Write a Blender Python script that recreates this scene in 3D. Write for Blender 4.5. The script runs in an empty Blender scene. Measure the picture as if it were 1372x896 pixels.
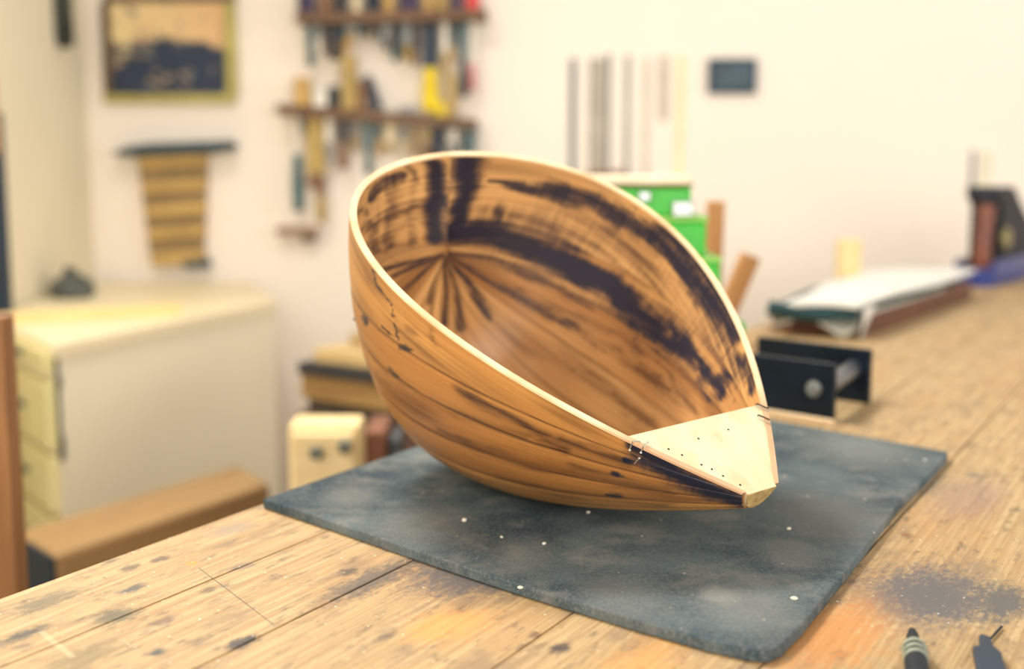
import bpy, bmesh, math, random
import numpy as np
from mathutils import Vector, Matrix
random.seed(7)
RNG = np.random.default_rng(11)
SC = bpy.context.scene
COL = SC.collection
PI = math.pi

# ------------------------------------------------------------------ camera
ZB = 0.90                       # bench top
MAT_T = 0.009                   # rubber mat thickness
CAMZ = ZB + MAT_T + 0.3112
FPX = 1700.0                    # focal length in photo pixels (1372 x 896 frame)
PIT = math.atan(243.0 / FPX)
PX, PY = 672.0, 448.0
CAM = Vector((0, 0, CAMZ))
FWD = Vector((0, math.cos(PIT), -math.sin(PIT)))
UPV = Vector((0, math.sin(PIT), math.cos(PIT)))
cd = bpy.data.cameras.new('camera'); cam = bpy.data.objects.new('camera', cd); COL.objects.link(cam)
cam.location = CAM; cam.rotation_euler = (PI / 2 - PIT, 0, 0)
cd.sensor_width = 36.0; cd.sensor_fit = 'HORIZONTAL'; cd.lens = 36.0 * FPX / 1372
cd.shift_x = (686 - PX) / 1372
cd.dof.use_dof = True; cd.dof.focus_distance = 0.955; cd.dof.aperture_fstop = 2.9
cd.clip_start = 0.05
SC.camera = cam

# ------------------------------------------------------------------ world, lamps, exposure
w = bpy.data.worlds.new('world'); SC.world = w; w.use_nodes = True
wb = w.node_tree.nodes['Background']; wb.inputs[0].default_value = (1.0, 0.955, 0.885, 1); wb.inputs[1].default_value = 0.5
def area(name, loc, target, sx, sy, energy, col):
    l = bpy.data.lights.new(name, 'AREA'); l.shape = 'RECTANGLE'; l.size = sx; l.size_y = sy; l.energy = energy; l.color = col
    o = bpy.data.objects.new(name, l); COL.objects.link(o); o.location = loc
    o.rotation_euler = (Vector(target) - Vector(loc)).to_track_quat('-Z', 'Y').to_euler(); return o
area('ceiling_light_key', (-0.75, 2.15, 2.75), (0.05, 1.1, 1.0), 0.6, 0.45, 56, (1.0, 0.95, 0.87))
area('window_daylight', (0.9, -2.2, 1.7), (0.1, 2.0, 1.2), 4.2, 1.5, 110, (1.0, 0.95, 0.875))
area('side_window_daylight', (3.4, 1.6, 1.7), (-0.4, 2.2, 1.0), 1.8, 1.3, 30, (1.0, 0.95, 0.875))
area('left_window_daylight', (-1.22, 0.45, 1.95), (0.1, 1.2, 1.0), 1.3, 0.9, 19, (1.0, 0.95, 0.875))
area('wall_wash_fill', (0.9, 2.3, 2.9), (0.7, 3.9, 1.6), 1.8, 0.4, 5, (1.0, 0.95, 0.87))  # added fill that brightens the back wall; no such lamp is known
SC.view_settings.view_transform = 'Standard'; SC.view_settings.look = 'None'
SC.view_settings.exposure = 0.03; SC.view_settings.gamma = 1.0; SC.view_settings.use_curve_mapping = False

# ------------------------------------------------------------------ pixel helpers (reference frame of the photograph)
def ray(px, py):
    return FWD + Vector((1, 0, 0)) * ((px - PX) / FPX) - UPV * ((py - PY) / FPX)
def at_z(px, py, z):
    d = ray(px, py); return CAM + d * ((z - CAMZ) / d.z)
def at_y(px, py, y):
    d = ray(px, py); return CAM + d * (y / d.y)
def at_x(px, py, x):
    d = ray(px, py); return CAM + d * (x / d.x)
def to_px(P):
    r = np.asarray(P) - np.array(CAM)
    d = r @ np.array(FWD)
    return PX + FPX * r[..., 0] / d, PY - FPX * (r @ np.array(UPV)) / d

# ------------------------------------------------------------------ material helpers
def lin(c):
    return tuple(((v / 255 + 0.055) / 1.055) ** 2.4 if v / 255 > 0.04045 else v / 255 / 12.92 for v in c)
def rgba(c): return (*lin(c), 1)
class NT:
    def __init__(s, name):
        s.m = bpy.data.materials.new(name); s.m.use_nodes = True
        s.t = s.m.node_tree; s.n = s.t.nodes; s.b = s.n['Principled BSDF']
    def add(s, typ, **kw):
        nd = s.n.new(typ)
        for k, v in kw.items():
            if k.startswith('i_'):
                key = k[2:]; key = int(key) if key.isdigit() else key.replace('_', ' ')
                if isinstance(v, bpy.types.NodeSocket): s.t.links.new(v, nd.inputs[key])
                else: nd.inputs[key].default_value = v
            else: setattr(nd, k, v)
        return nd
    def link(s, a, b): s.t.links.new(a, b)
    def put(s, key, v):
        if isinstance(v, bpy.types.NodeSocket): s.link(v, s.b.inputs[key])
        else: s.b.inputs[key].default_value = v
    def math(s, op, a, b=0.0, c=0.0, clamp=False):
        nd = s.add('ShaderNodeMath', operation=op, use_clamp=clamp)
        for i, v in enumerate((a, b, c)):
            if isinstance(v, bpy.types.NodeSocket): s.link(v, nd.inputs[i])
            else: nd.inputs[i].default_value = v
        return nd.outputs[0]
    def mix(s, f, a, b, mode='MIX'):
        nd = s.add('ShaderNodeMix', data_type='RGBA', blend_type=mode)
        for i, v in ((0, f), (6, a), (7, b)):
            if isinstance(v, bpy.types.NodeSocket): s.link(v, nd.inputs[i])
            else: nd.inputs[i].default_value = v
        return nd.outputs[2]
    def coord(s, kind='Object', scale=(1, 1, 1), loc=(0, 0, 0), rot=(0, 0, 0)):
        tc = s.add('ShaderNodeTexCoord')
        mp = s.add('ShaderNodeMapping'); s.link(tc.outputs[kind], mp.inputs[0])
        mp.inputs['Scale'].default_value = scale; mp.inputs['Location'].default_value = loc; mp.inputs['Rotation'].default_value = rot
        return mp.outputs[0]
    def noise(s, vec, scale=5.0, detail=4.0, rough=0.55, dist=0.0):
        nd = s.add('ShaderNodeTexNoise'); s.link(vec, nd.inputs['Vector'])
        nd.inputs['Scale'].default_value = scale; nd.inputs['Detail'].default_value = detail
        nd.inputs['Roughness'].default_value = rough; nd.inputs['Distortion'].default_value = dist
        return nd.outputs['Fac']
    def sstep(s, v, a, b):
        nd = s.add('ShaderNodeMapRange', interpolation_type='SMOOTHSTEP')
        s.link(v, nd.inputs[0]); nd.inputs[1].default_value = a; nd.inputs[2].default_value = b
        return nd.outputs[0]
    def bump(s, h, strength=0.3, dist=0.002):
        nd = s.add('ShaderNodeBump'); s.link(h, nd.inputs['Height'])
        nd.inputs['Strength'].default_value = strength; nd.inputs['Distance'].default_value = dist
        s.link(nd.outputs[0], s.b.inputs['Normal'])
MATS = {}
def plain(name, c, rough=0.6, metal=0.0, var=0.12, scale=14.0, bump=0.0):
    if name in MATS: return MATS[name]
    m = NT(name); v = m.coord('Object')
    n = m.noise(v, scale, 4)
    d = tuple(x * (1 - var) for x in lin(c)) + (1,); l = tuple(min(1, x * (1 + var)) for x in lin(c)) + (1,)
    m.put('Base Color', m.mix(m.sstep(n, 0.3, 0.7), d, l)); m.put('Roughness', rough); m.put('Metallic', metal)
    if bump: m.bump(n, bump)
    MATS[name] = m.m; return m.m
def wood(name, c, c2, axis=0, rough=0.6, scale=1.0):
    if name in MATS: return MATS[name]
    m = NT(name); sc = [42 * scale] * 3; sc[axis] = 2.2 * scale
    v = m.coord('Object', tuple(sc))
    n = m.noise(v, 1.0, 5, 0.6, 0.4); n2 = m.noise(m.coord('Object', (3, 3, 3)), 1.0, 3)
    col = m.mix(m.sstep(n, 0.3, 0.7), rgba(c), rgba(c2))
    col = m.mix(m.math('MULTIPLY', m.sstep(n2, 0.45, 0.75), 0.35), col, tuple(x * 0.75 for x in lin(c2)) + (1,))
    m.put('Base Color', col); m.put('Roughness', rough); m.bump(n, 0.15)
    MATS[name] = m.m; return m.m

# ------------------------------------------------------------------ mesh helpers
class MB:
    def __init__(s): s.v = []; s.f = []
    def box(s, x0, x1, y0, y1, z0, z1):
        b = len(s.v)
        s.v += [(x, y, z) for z in (z0, z1) for y in (y0, y1) for x in (x0, x1)]
        s.f += [tuple(b + i for i in q) for q in ((0, 2, 3, 1), (4, 5, 7, 6), (0, 1, 5, 4), (2, 6, 7, 3), (0, 4, 6, 2), (1, 3, 7, 5))]; return s
    def prism(s, poly, z0, z1, top=None):
        b = len(s.v); n = len(poly); top = top or poly
        s.v += [(p[0], p[1], z0) for p in poly] + [(p[0], p[1], z1) for p in top]
        s.f += [tuple(b + i for i in reversed(range(n))), tuple(b + n + i for i in range(n))]
        s.f += [(b + i, b + (i + 1) % n, b + n + (i + 1) % n, b + n + i) for i in range(n)]; return s
    def lathe(s, prof, seg=16, axis='z', c=(0, 0, 0)):
        b = len(s.v); m = len(prof)
        for r, h in prof:
            for k in range(seg):
                a = 2 * PI * k / seg; p = (r * math.cos(a), r * math.sin(a), h)
                if axis == 'x': p = (p[2], p[0], p[1])
                if axis == 'y': p = (p[0], p[2], p[1])
                s.v.append((p[0] + c[0], p[1] + c[1], p[2] + c[2]))
        for i in range(m - 1):
            for k in range(seg):
                k2 = (k + 1) % seg
                s.f.append((b + i * seg + k, b + i * seg + k2, b + (i + 1) * seg + k2, b + (i + 1) * seg + k))
        s.f.append(tuple(b + k for k in reversed(range(seg)))); s.f.append(tuple(b + (m - 1) * seg + k for k in range(seg))); return s
    def tube(s, pts, r, seg=8):
        pts = [Vector(p) for p in pts]; b = len(s.v); n = len(pts)
        rr = r if isinstance(r, (list, tuple)) else [r] * n
        for i, p in enumerate(pts):
            t = (pts[min(i + 1, n - 1)] - pts[max(i - 1, 0)]).normalized()
            a = t.orthogonal().normalized() if i == 0 else (a - t * a.dot(t)).normalized()
            c = t.cross(a)
            for k in range(seg):
                an = 2 * PI * k / seg; s.v.append(tuple(p + (a * math.cos(an) + c * math.sin(an)) * rr[i]))
        for i in range(n - 1):
            for k in range(seg):
                k2 = (k + 1) % seg
                s.f.append((b + i * seg + k, b + i * seg + k2, b + (i + 1) * seg + k2, b + (i + 1) * seg + k))
        s.f.append(tuple(b + k for k in reversed(range(seg)))); s.f.append(tuple(b + (n - 1) * seg + k for k in range(seg))); return s
    def build(s, name, mat, parent=None, smooth=False, bevel=0.0, loc=None, rot=None):
        me = bpy.data.meshes.new(name); me.from_pydata(s.v, [], s.f); me.update()
        bm = bmesh.new(); bm.from_mesh(me); bmesh.ops.recalc_face_normals(bm, faces=bm.faces); bm.to_mesh(me); bm.free()
        if mat: me.materials.append(mat)
        o = bpy.data.objects.new(name, me); COL.objects.link(o)
        if smooth:
            for p in me.polygons: p.use_smooth = True
            me.set_sharp_from_angle(angle=math.radians(40))
        if bevel:
            md = o.modifiers.new('bevel', 'BEVEL'); md.width = bevel; md.segments = 2; md.limit_method = 'ANGLE'
        if parent: o.parent = parent
        if loc is not None: o.location = loc
        if rot is not None: o.rotation_euler = rot
        return o
def tag(o, label, cat, group=None, kind=None):
    o['label'] = label; o['category'] = cat
    if group: o['group'] = group
    if kind: o['kind'] = kind
    return o
def thing(name, label, cat, loc=(0, 0, 0), rot=(0, 0, 0), group=None):
    o = bpy.data.objects.new(name, None); COL.objects.link(o); o.location = loc; o.rotation_euler = rot
    o.empty_display_size = 0.05
    return tag(o, label, cat, group)
def struct(o): o['kind'] = 'structure'; return o

# ------------------------------------------------------------------ the room
YW = 3.9
XL = at_y(120, 200, YW).x
wallm = plain('wall_paint', (250, 239, 226), 0.9, var=0.015, scale=1.5)
walll = plain('wall_side_shaded', (236, 226, 200), 0.9, var=0.03, scale=2.0)  # duller wall colour with the side wall's shade put into it
struct(MB().box(XL - 0.12, 4.2, YW, YW + 0.12, 0, 3.0).build('wall_back', wallm))
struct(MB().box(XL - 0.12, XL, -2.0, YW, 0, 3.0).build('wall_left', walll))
struct(MB().box(XL - 0.12, 4.2, -2.0, YW + 0.12, -0.05, 0).build('floor', plain('floor_paint', (150, 138, 120), 0.7, var=0.1, scale=3)))
# ------------------------------------------------------------------ the workbench: local x runs along it, local y to its right
B0 = at_z(352, 674, ZB)
_d = ray(1656, 205); EX = Vector((_d.x, _d.y, 0)).normalized(); EN = Vector((EX.y, -EX.x, 0))
def to_bench(px, py):
    r = at_z(px, py, ZB) - B0; return (r.dot(EX), r.dot(EN))
bang = math.atan2(EX.y, EX.x)
bench = thing('workbench', 'long worn wooden workbench with a stained plank top', 'workbench', (B0.x, B0.y, 0), (0, 0, bang))
def bl(x, y, z=0.0): return (x, -y, z)     # bench local: x along, y to the right (local -Y)

m = NT('bench_wood')
co = m.coord('Object')
sep = m.add('ShaderNodeSeparateXYZ'); m.link(co, sep.inputs[0])
oi = m.add('ShaderNodeObjectInfo')
def shifted(scale):
    vm = m.add('ShaderNodeVectorMath', operation='MULTIPLY'); m.link(co, vm.inputs[0]); vm.inputs[1].default_value = scale
    cx = m.add('ShaderNodeCombineXYZ'); m.link(m.math('MULTIPLY', oi.outputs['Random'], 37.0), cx.inputs[2])
    va = m.add('ShaderNodeVectorMath', operation='ADD'); m.link(vm.outputs[0], va.inputs[0]); m.link(cx.outputs[0], va.inputs[1])
    return va.outputs[0]
grain = m.noise(shifted((5, 300, 10)), 1.0, 6, 0.68, 0.6)
wv = m.add('ShaderNodeTexWave', wave_type='BANDS', bands_direction='Y', wave_profile='SAW'); m.link(shifted((0.22, 1, 1)), wv.inputs['Vector'])
wv.inputs['Scale'].default_value = 26; wv.inputs['Distortion'].default_value = 6.5; wv.inputs['Detail'].default_value = 2; wv.inputs['Detail Scale'].default_value = 1.1
big = m.noise(shifted((3.5, 6, 3)), 1.0, 5, 0.6)
blot = m.noise(m.coord('Object', (12, 26, 10)), 1.0, 7, 0.66)
fine = m.noise(m.coord('Object', (160, 260, 60)), 1.0, 4, 0.7)
dirt = m.noise(m.coord('Object', (30, 85, 10), (3, 1, 0)), 1.0, 6, 0.66)
col = m.mix(m.sstep(grain, 0.34, 0.68), rgba((168, 138, 94)), rgba((202, 174, 128)))
col = m.mix(m.math('MULTIPLY', m.sstep(wv.outputs['Fac'], 0.5, 1.0), 0.26), col, rgba((158, 112, 66)))
col = m.mix(m.math('MULTIPLY', m.sstep(big, 0.5, 0.72), 0.55), col, rgba((186, 138, 84)))
col = m.mix(m.math('MULTIPLY', m.sstep(blot, 0.5, 0.66), 0.75), col, rgba((146, 122, 94)))
col = m.mix(m.math('MULTIPLY', m.sstep(dirt, 0.53, 0.7), 0.7), col, rgba((92, 80, 70)))
pn = m.noise(m.coord('Object', (75, 150, 20)), 1.0, 5, 0.7)
# large grey smears and small dark spots where they lie on the bench
def patch(col, px, py, rpx, ratio, c, amt, soft=0.6, nz=0.9):
    x, y = to_bench(px, py); r = rpx / FPX * (at_z(px, py, ZB) - CAM).length
    dx = m.math('DIVIDE', m.math('SUBTRACT', sep.outputs[0], x), r * ratio)
    dy = m.math('DIVIDE', m.math('ADD', sep.outputs[1], y), r)
    d = m.math('ADD', m.math('MULTIPLY', dx, dx), m.math('MULTIPLY', dy, dy))
    d = m.math('ADD', m.math('SQRT', d), m.math('MULTIPLY', m.math('SUBTRACT', m.math('ADD', m.math('MULTIPLY', blot, 0.3), m.math('ADD', m.math('MULTIPLY', pn, 0.55), m.math('MULTIPLY', fine, 0.35))), 0.6), nz * 4.6))
    k = m.math('SUBTRACT', 1.0, m.sstep(d, 1 - soft, 1 + soft))
    return m.mix(m.math('MULTIPLY', k, amt), col, rgba(c))
for a in [(640, 765, 74, 1.3, (104, 98, 96), 1.0), (500, 775, 26, 4.0, (96, 88, 80), 0.9), (600, 835, 42, 1.5, (228, 158, 72), 0.6),
          (1245, 795, 72, 1.6, (100, 96, 96), 1.0), (1300, 665, 36, 2.6, (150, 122, 112), 0.55), (1240, 650, 26, 2.0, (128, 112, 98), 0.5),
          (1345, 805, 30, 2.0, (96, 94, 92), 0.95), (1110, 850, 60, 2.2, (206, 136, 66), 0.7), (860, 885, 40, 3.2, (222, 158, 78), 0.45),
          (155, 825, 23, 1.2, (100, 94, 72), 0.9), (178, 788, 9, 2.2, (88, 84, 82), 0.9), (174, 760, 8, 1.8, (108, 92, 72), 0.9), (216, 748, 8, 1.7, (104, 88, 74), 0.9),
          (32, 850, 12, 3.0, (76, 74, 68), 0.9), (60, 806, 20, 2.4, (112, 102, 80), 0.8), (217, 832, 9, 2.6, (120, 96, 80), 0.85), (325, 860, 12, 2.0, (64, 58, 60), 0.95),
          (210, 873, 9, 1.5, (74, 74, 78), 0.9), (258, 754, 7, 1.2, (226, 150, 60), 0.9), (310, 708, 18, 1.8, (152, 138, 124), 0.6), (278, 790, 8, 1.6, (110, 92, 72), 0.8),
          (325, 758, 10, 1.8, (134, 118, 102), 0.75), (110, 880, 26, 2.0, (132, 116, 80), 0.7), (750, 868, 13, 1.3, (70, 60, 58), 0.95), (716, 850, 7, 1.6, (110, 84, 64), 0.8),
          (465, 766, 10, 2.0, (82, 72, 66), 0.85), (395, 730, 16, 1.6, (170, 138, 98), 0.6), (1306, 636, 8, 1.3, (110, 106, 100), 0.8), (1215, 716, 7, 1.3, (134, 92, 60), 0.8)]:
    col = patch(col, *a)
def scored(col, p0, p1, wd, c, amt):
    a_ = Vector(to_bench(*p0)); b_ = Vector(to_bench(*p1)); e_ = (b_ - a_); ln = e_.length; e_.normalize()
    rx = m.math('SUBTRACT', sep.outputs[0], a_.x); ry = m.math('SUBTRACT', m.math('MULTIPLY', sep.outputs[1], -1.0), a_.y)
    t_ = m.math('ADD', m.math('MULTIPLY', rx, e_.x), m.math('MULTIPLY', ry, e_.y))
    q_ = m.math('ABSOLUTE', m.math('SUBTRACT', m.math('MULTIPLY', rx, e_.y), m.math('MULTIPLY', ry, e_.x)))
    k = m.math('MULTIPLY', m.math('LESS_THAN', q_, wd), m.math('MULTIPLY', m.math('GREATER_THAN', t_, 0.0), m.math('LESS_THAN', t_, ln)))
    return m.mix(m.math('MULTIPLY', k, amt), col, rgba(c))
col = scored(col, (266, 760), (366, 836), 0.0005, (70, 64, 60), 0.75)
col = scored(col, (54, 845), (98, 880), 0.0022, (220, 198, 160), 0.35)
spk = m.noise(m.coord('Object', (210, 210, 60)), 1.0, 2, 0.5)
col = m.mix(m.math('MULTIPLY', m.sstep(spk, 0.70, 0.75), 0.8), col, rgba((244, 232, 210)))
col = m.mix(m.math('MULTIPLY', m.sstep(spk, 0.30, 0.25), 0.7), col, rgba((92, 76, 62)))
m.put('Base Color', col); m.put('Roughness', m.math('ADD', m.math('MULTIPLY', blot, 0.3), 0.5))
m.bump(m.math('ADD', m.math('MULTIPLY', grain, 0.7), m.math('MULTIPLY', fine, 0.5)), 0.35, 0.0015)
BENCHM = m.m
BX0, BX1 = -0.72, 2.86
yb = [0.0, 0.105, to_bench(440, 806)[1], 0.375, 0.52, 0.68, 0.86]
for i in range(len(yb) - 1):
    g = 0.0006
    MB().box(BX0, BX1, -yb[i + 1] + g, -yb[i] - g, ZB - 0.055, ZB - random.uniform(0, 0.0006)).build('plank', BENCHM, bench, bevel=0.0012)
legm = wood('bench_leg_wood', (196, 156, 104), (170, 126, 78), 2)
apr = wood('bench_apron_wood', (190, 150, 98), (168, 124, 76), 0)
for x in (BX0 + 0.12, BX1 - 0.2):
    for y in (-0.74, -0.12):
        MB().box(x, x + 0.09, y - 0.045, y + 0.045, 0, ZB - 0.055).build('leg', legm, bench, bevel=0.003)
for y in (-0.755, -0.105):
    MB().box(BX0 + 0.21, BX1 - 0.2, y - 0.018, y + 0.018, ZB - 0.2, ZB - 0.0555).build('apron', apr, bench, bevel=0.002)

# ------------------------------------------------------------------ rubber mat
mo = [(352, 668), (450, 700), (560, 738), (700, 784), (850, 829), (950, 857), (1005, 869), (1030, 871), (1048, 862), (1075, 836), (1112, 790), (1160, 731), (1205, 672), (1240, 640), (1268, 611),
      (1270, 605), (1200, 592), (1115, 577), (1035, 562), (900, 536), (789, 514), (700, 546), (560, 597), (450, 634)]
outl = [at_z(x, y, ZB + MAT_T) for x, y in mo]
n = len(outl); dense = []
for i in range(n):
    a, b = outl[i], outl[(i + 1) % n]
    for k in range(3): dense.append(a.lerp(b, k / 3))
mm = NT('rubber')
v = mm.coord('Object')
c1 = mm.noise(v, 7, 6, 0.62, 0.3); c2 = mm.noise(mm.coord('Object', (1, 1, 1), (4, 2, 0)), 26, 5, 0.65); c3 = mm.noise(v, 420, 2, 0.6); c4 = mm.noise(v, 150, 2, 0.5)
col = mm.mix(mm.sstep(c1, 0.33, 0.7), rgba((34, 56, 68)), rgba((92, 106, 110)))
col = mm.mix(mm.math('MULTIPLY', mm.sstep(c2, 0.45, 0.72), 0.45), col, rgba((142, 140, 132)))
col = mm.mix(mm.math('MULTIPLY', mm.sstep(c3, 0.4, 0.75), 0.3), col, rgba((150, 148, 142)))
col = mm.mix(mm.sstep(mm.math('ADD', c4, mm.math('MULTIPLY', c2, 0.12)), 0.80, 0.84), col, rgba((222, 214, 196)))
gp = mm.add('ShaderNodeSeparateXYZ'); mm.link(v, gp.inputs[0])
def dusty(col, px, py, rpx, amt, c=(150, 150, 142)):
    p = at_z(px, py, ZB + MAT_T); r = rpx / FPX * (p - CAM).length
    dx = mm.math('DIVIDE', mm.math('SUBTRACT', gp.outputs[0], p.x), r); dy = mm.math('DIVIDE', mm.math('SUBTRACT', gp.outputs[1], p.y), r * 1.6)
    d = mm.math('ADD', mm.math('SQRT', mm.math('ADD', mm.math('MULTIPLY', dx, dx), mm.math('MULTIPLY', dy, dy))), mm.math('MULTIPLY', mm.math('SUBTRACT', mm.math('ADD', c2, mm.math('MULTIPLY', c1, 0.8)), 0.9), 1.8))
    return mm.mix(mm.math('MULTIPLY', mm.math('SUBTRACT', 1.0, mm.sstep(d, 0.1, 1.2)), amt), col, rgba(c))
for a_ in [(1110, 690, 90, 0.45), (1000, 810, 80, 0.4), (1150, 600, 80, 0.4), (840, 800, 70, 0.3), (560, 705, 70, 0.3), (960, 795, 26, 0.5), (1060, 740, 50, 0.35), (470, 665, 40, 0.3), (700, 745, 50, 0.25)]:
    col = dusty(col, *a_)
mm.put('Base Color', col); mm.put('Roughness', 0.85); mm.put('Specular IOR Level', 0.25); mm.bump(mm.math('ADD', c3, c2), 0.25, 0.0008)
matobj = MB().prism([(p.x, p.y) for p in dense], ZB + 0.0002, ZB + MAT_T).build('rubber_mat', mm.m, bevel=0.0015)
tag(matobj, 'dark grey rubber mat with dusty marks lying under the wooden bowl', 'mat')
# crumbs of plaster on the mat
CRL = ['white crumb at the front edge of the mat, left of the middle', 'white crumb just below the underside of the bowl', 'white crumb left of the bowl on the mat, largest there', 'white crumb in the middle of the front half of the mat', 'white crumb nearest the front right corner of the mat', 'white crumb right of the neck end of the bowl', 'white crumb between the bowl and the front edge of the mat', 'white crumb at the far right corner of the mat']
crm = plain('crumb_white', (236, 226, 206), 0.8)
for i, (x, y, r) in enumerate([(697, 788, 0.0016), (788, 687, 0.0015), (622, 698, 0.0022), (672, 720, 0.0012), (1064, 803, 0.002), (1057, 709, 0.0016), (729, 729, 0.0016), (1239, 617, 0.0015)]):
    p = at_z(x, y, ZB + MAT_T)
    prof = [(r * 0.7, 0), (r, r * 0.4), (r * 0.8, r * 0.9), (r * 0.3, r * 1.1)]
    o = MB().lathe(prof, 6).build('plaster_crumb', crm, loc=(p.x, p.y, ZB + MAT_T), rot=(0, 0, i * 0.7)); o.scale = (1.4, 1, 1)
    tag(o, CRL[i], 'crumb', 'white crumbs on the rubber mat')
# ------------------------------------------------------------------ the lute bowl
L = 0.47; TK = 0.0055
A3 = (-0.9033113025, 0.5648243453, 0.0593775691); T3 = Vector((-0.0496133669, 1.2458241770, -0.0007090972))
Q = (0.4552046391, -0.1297993351, 0.1743796114, -0.0878382297); WN = 0.0195500084
P0, P1, KD, PXO, MEX, EB, EA, XB = 0.0913433307, 0.0005, 1.0378830367, 0.0356025148, 1.6646201278, 1.5767350774, 0.8444873349, 0.832746
MROT = Matrix.Rotation(A3[0], 3, 'Z') @ Matrix.Rotation(A3[1], 3, 'Y') @ Matrix.Rotation(A3[2], 3, 'X')
bowl = thing('lute_bowl', 'unfinished wooden lute body of glued ribs, open side up, tilted on the rubber mat', 'lute body')
T3 = T3 + Vector((0, 0, 0.0014))
bowl.matrix_world = Matrix.Translation(CAM + T3) @ MROT.to_4x4()
BW = np.array(MROT); BT = np.array(CAM + T3)
def wfun(s): return np.sqrt(s) * (1 - s) * (Q[0] + Q[1] * s + Q[2] * s**2 + Q[3] * s**3) + WN * s
def surf(s, ph, inset=0.0):
    """s: along (0 tail, 1 neck), ph: 0 far rim .. pi near rim, both arrays of one shape"""
    w_ = wfun(s); p = P0 * (1 - s) + P1 * s; D = p + KD * w_
    sn = np.clip(np.sin(ph), 0, 1) ** EB; cs = np.sign(np.cos(ph)) * np.abs(np.cos(ph)) ** EA
    x = s * L + PXO * (1 - s) ** MEX * sn ** 1.5; v = w_ * cs; nn = -D * sn
    if inset:
        f = np.minimum(1, w_ / 0.03)
        v = v - np.sign(np.cos(ph)) * np.abs(np.cos(ph)) ** 0.6 * inset * f; nn = nn + np.sin(ph) ** 1.2 * inset * np.minimum(1, D / 0.05)
        x = x + inset * (1 - s) ** 10
    return np.stack([x, v, nn], -1)
def phi1(s):
    w_ = wfun(s); p = P0 * (1 - s) + P1 * s
    return np.arcsin(np.clip((p / (p + KD * w_)) ** (1 / EB), 0, 1))
NR = 11
NS = 200
tt = np.linspace(1e-4, 1, NS); S = tt ** 1.6
# value noise for stains
GN = RNG.random((6, 128, 128))
def vnoise(x, y, k=0):
    xi = np.floor(x).astype(int); yi = np.floor(y).astype(int); fx = x - xi; fy = y - yi
    fx = fx * fx * (3 - 2 * fx); fy = fy * fy * (3 - 2 * fy); g = GN[k]
    a = g[xi % 128, yi % 128]; b = g[(xi + 1) % 128, yi % 128]; c = g[xi % 128, (yi + 1) % 128]; d = g[(xi + 1) % 128, (yi + 1) % 128]
    return (a * (1 - fx) + b * fx) * (1 - fy) + (c * (1 - fx) + d * fx) * fy
def lines(px, py, specs):
    out = np.zeros_like(px)
    for pts, wd, st in specs:
        pts = np.array(pts, float); best = np.full(px.shape, 1e9)
        wds = np.array(wd if isinstance(wd, (list, tuple)) else [wd] * len(pts), float)
        for i in range(max(1, len(pts) - 1)):
            a = pts[i]; b = pts[min(i + 1, len(pts) - 1)]; ab = b - a; l2 = (ab ** 2).sum() + 1e-6
            t = np.clip(((px - a[0]) * ab[0] + (py - a[1]) * ab[1]) / l2, 0, 1)
            ww = wds[i] * (1 - t) + wds[min(i + 1, len(pts) - 1)] * t
            d = np.hypot(px - a[0] - t * ab[0], py - a[1] - t * ab[1]) / ww
            best = np.minimum(best, d)
        out = np.maximum(out, st * np.exp(-(best ** 2) * 0.9))
    return out
IN_DARK = [([(650, 290), (720, 288), (800, 320), (870, 370), (930, 430), (975, 500)], [30, 34, 40, 44, 44, 34], 0.34), ([(500, 290), (540, 270), (570, 260)], [34, 34, 30], 0.3), ([(640, 345), (720, 372), (790, 405), (850, 450), (915, 520)], [16, 20, 22, 22, 20], 0.3),([(655, 240), (700, 248), (740, 254), (792, 270), (836, 295), (879, 318), (914, 345), (943, 380), (962, 408), (985, 450)], [3, 8, 13, 16, 17, 20, 24, 26, 26, 18], 0.9),
           ([(604, 314), (640, 310), (666, 312), (715, 332), (760, 350), (800, 372), (827, 392), (870, 431), (909, 462), (936, 488), (966, 524)], [16, 18, 20, 24, 25, 22, 22, 20, 20, 15, 14], 1.0),
           ([(582, 222), (584, 265), (583, 318)], [16, 17, 13], 1.0), ([(626, 218), (622, 262), (612, 300)], [24, 17, 14], 1.0),
           ([(672, 280), (668, 300)], 12, 0.7), ([(690, 290), (740, 315)], [12, 14], 0.45), ([(1000, 480), (1008, 520)], [14, 10], 0.8),
           ([(960, 440), (990, 500)], [22, 16], 0.55), ([(492, 262), (512, 246), (536, 236)], [9, 8, 8], 0.75), ([(548, 226), (556, 240)], 8, 0.5),
           ([(478, 285), (492, 300), (506, 335)], [8, 10, 10], 0.55), ([(520, 245), (516, 290), (522, 340)], [8, 9, 7], 0.5), ([(552, 232), (550, 280), (552, 330)], [7, 9, 7], 0.42), ([(960, 525), (972, 505)], 12, 0.8)]
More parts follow.
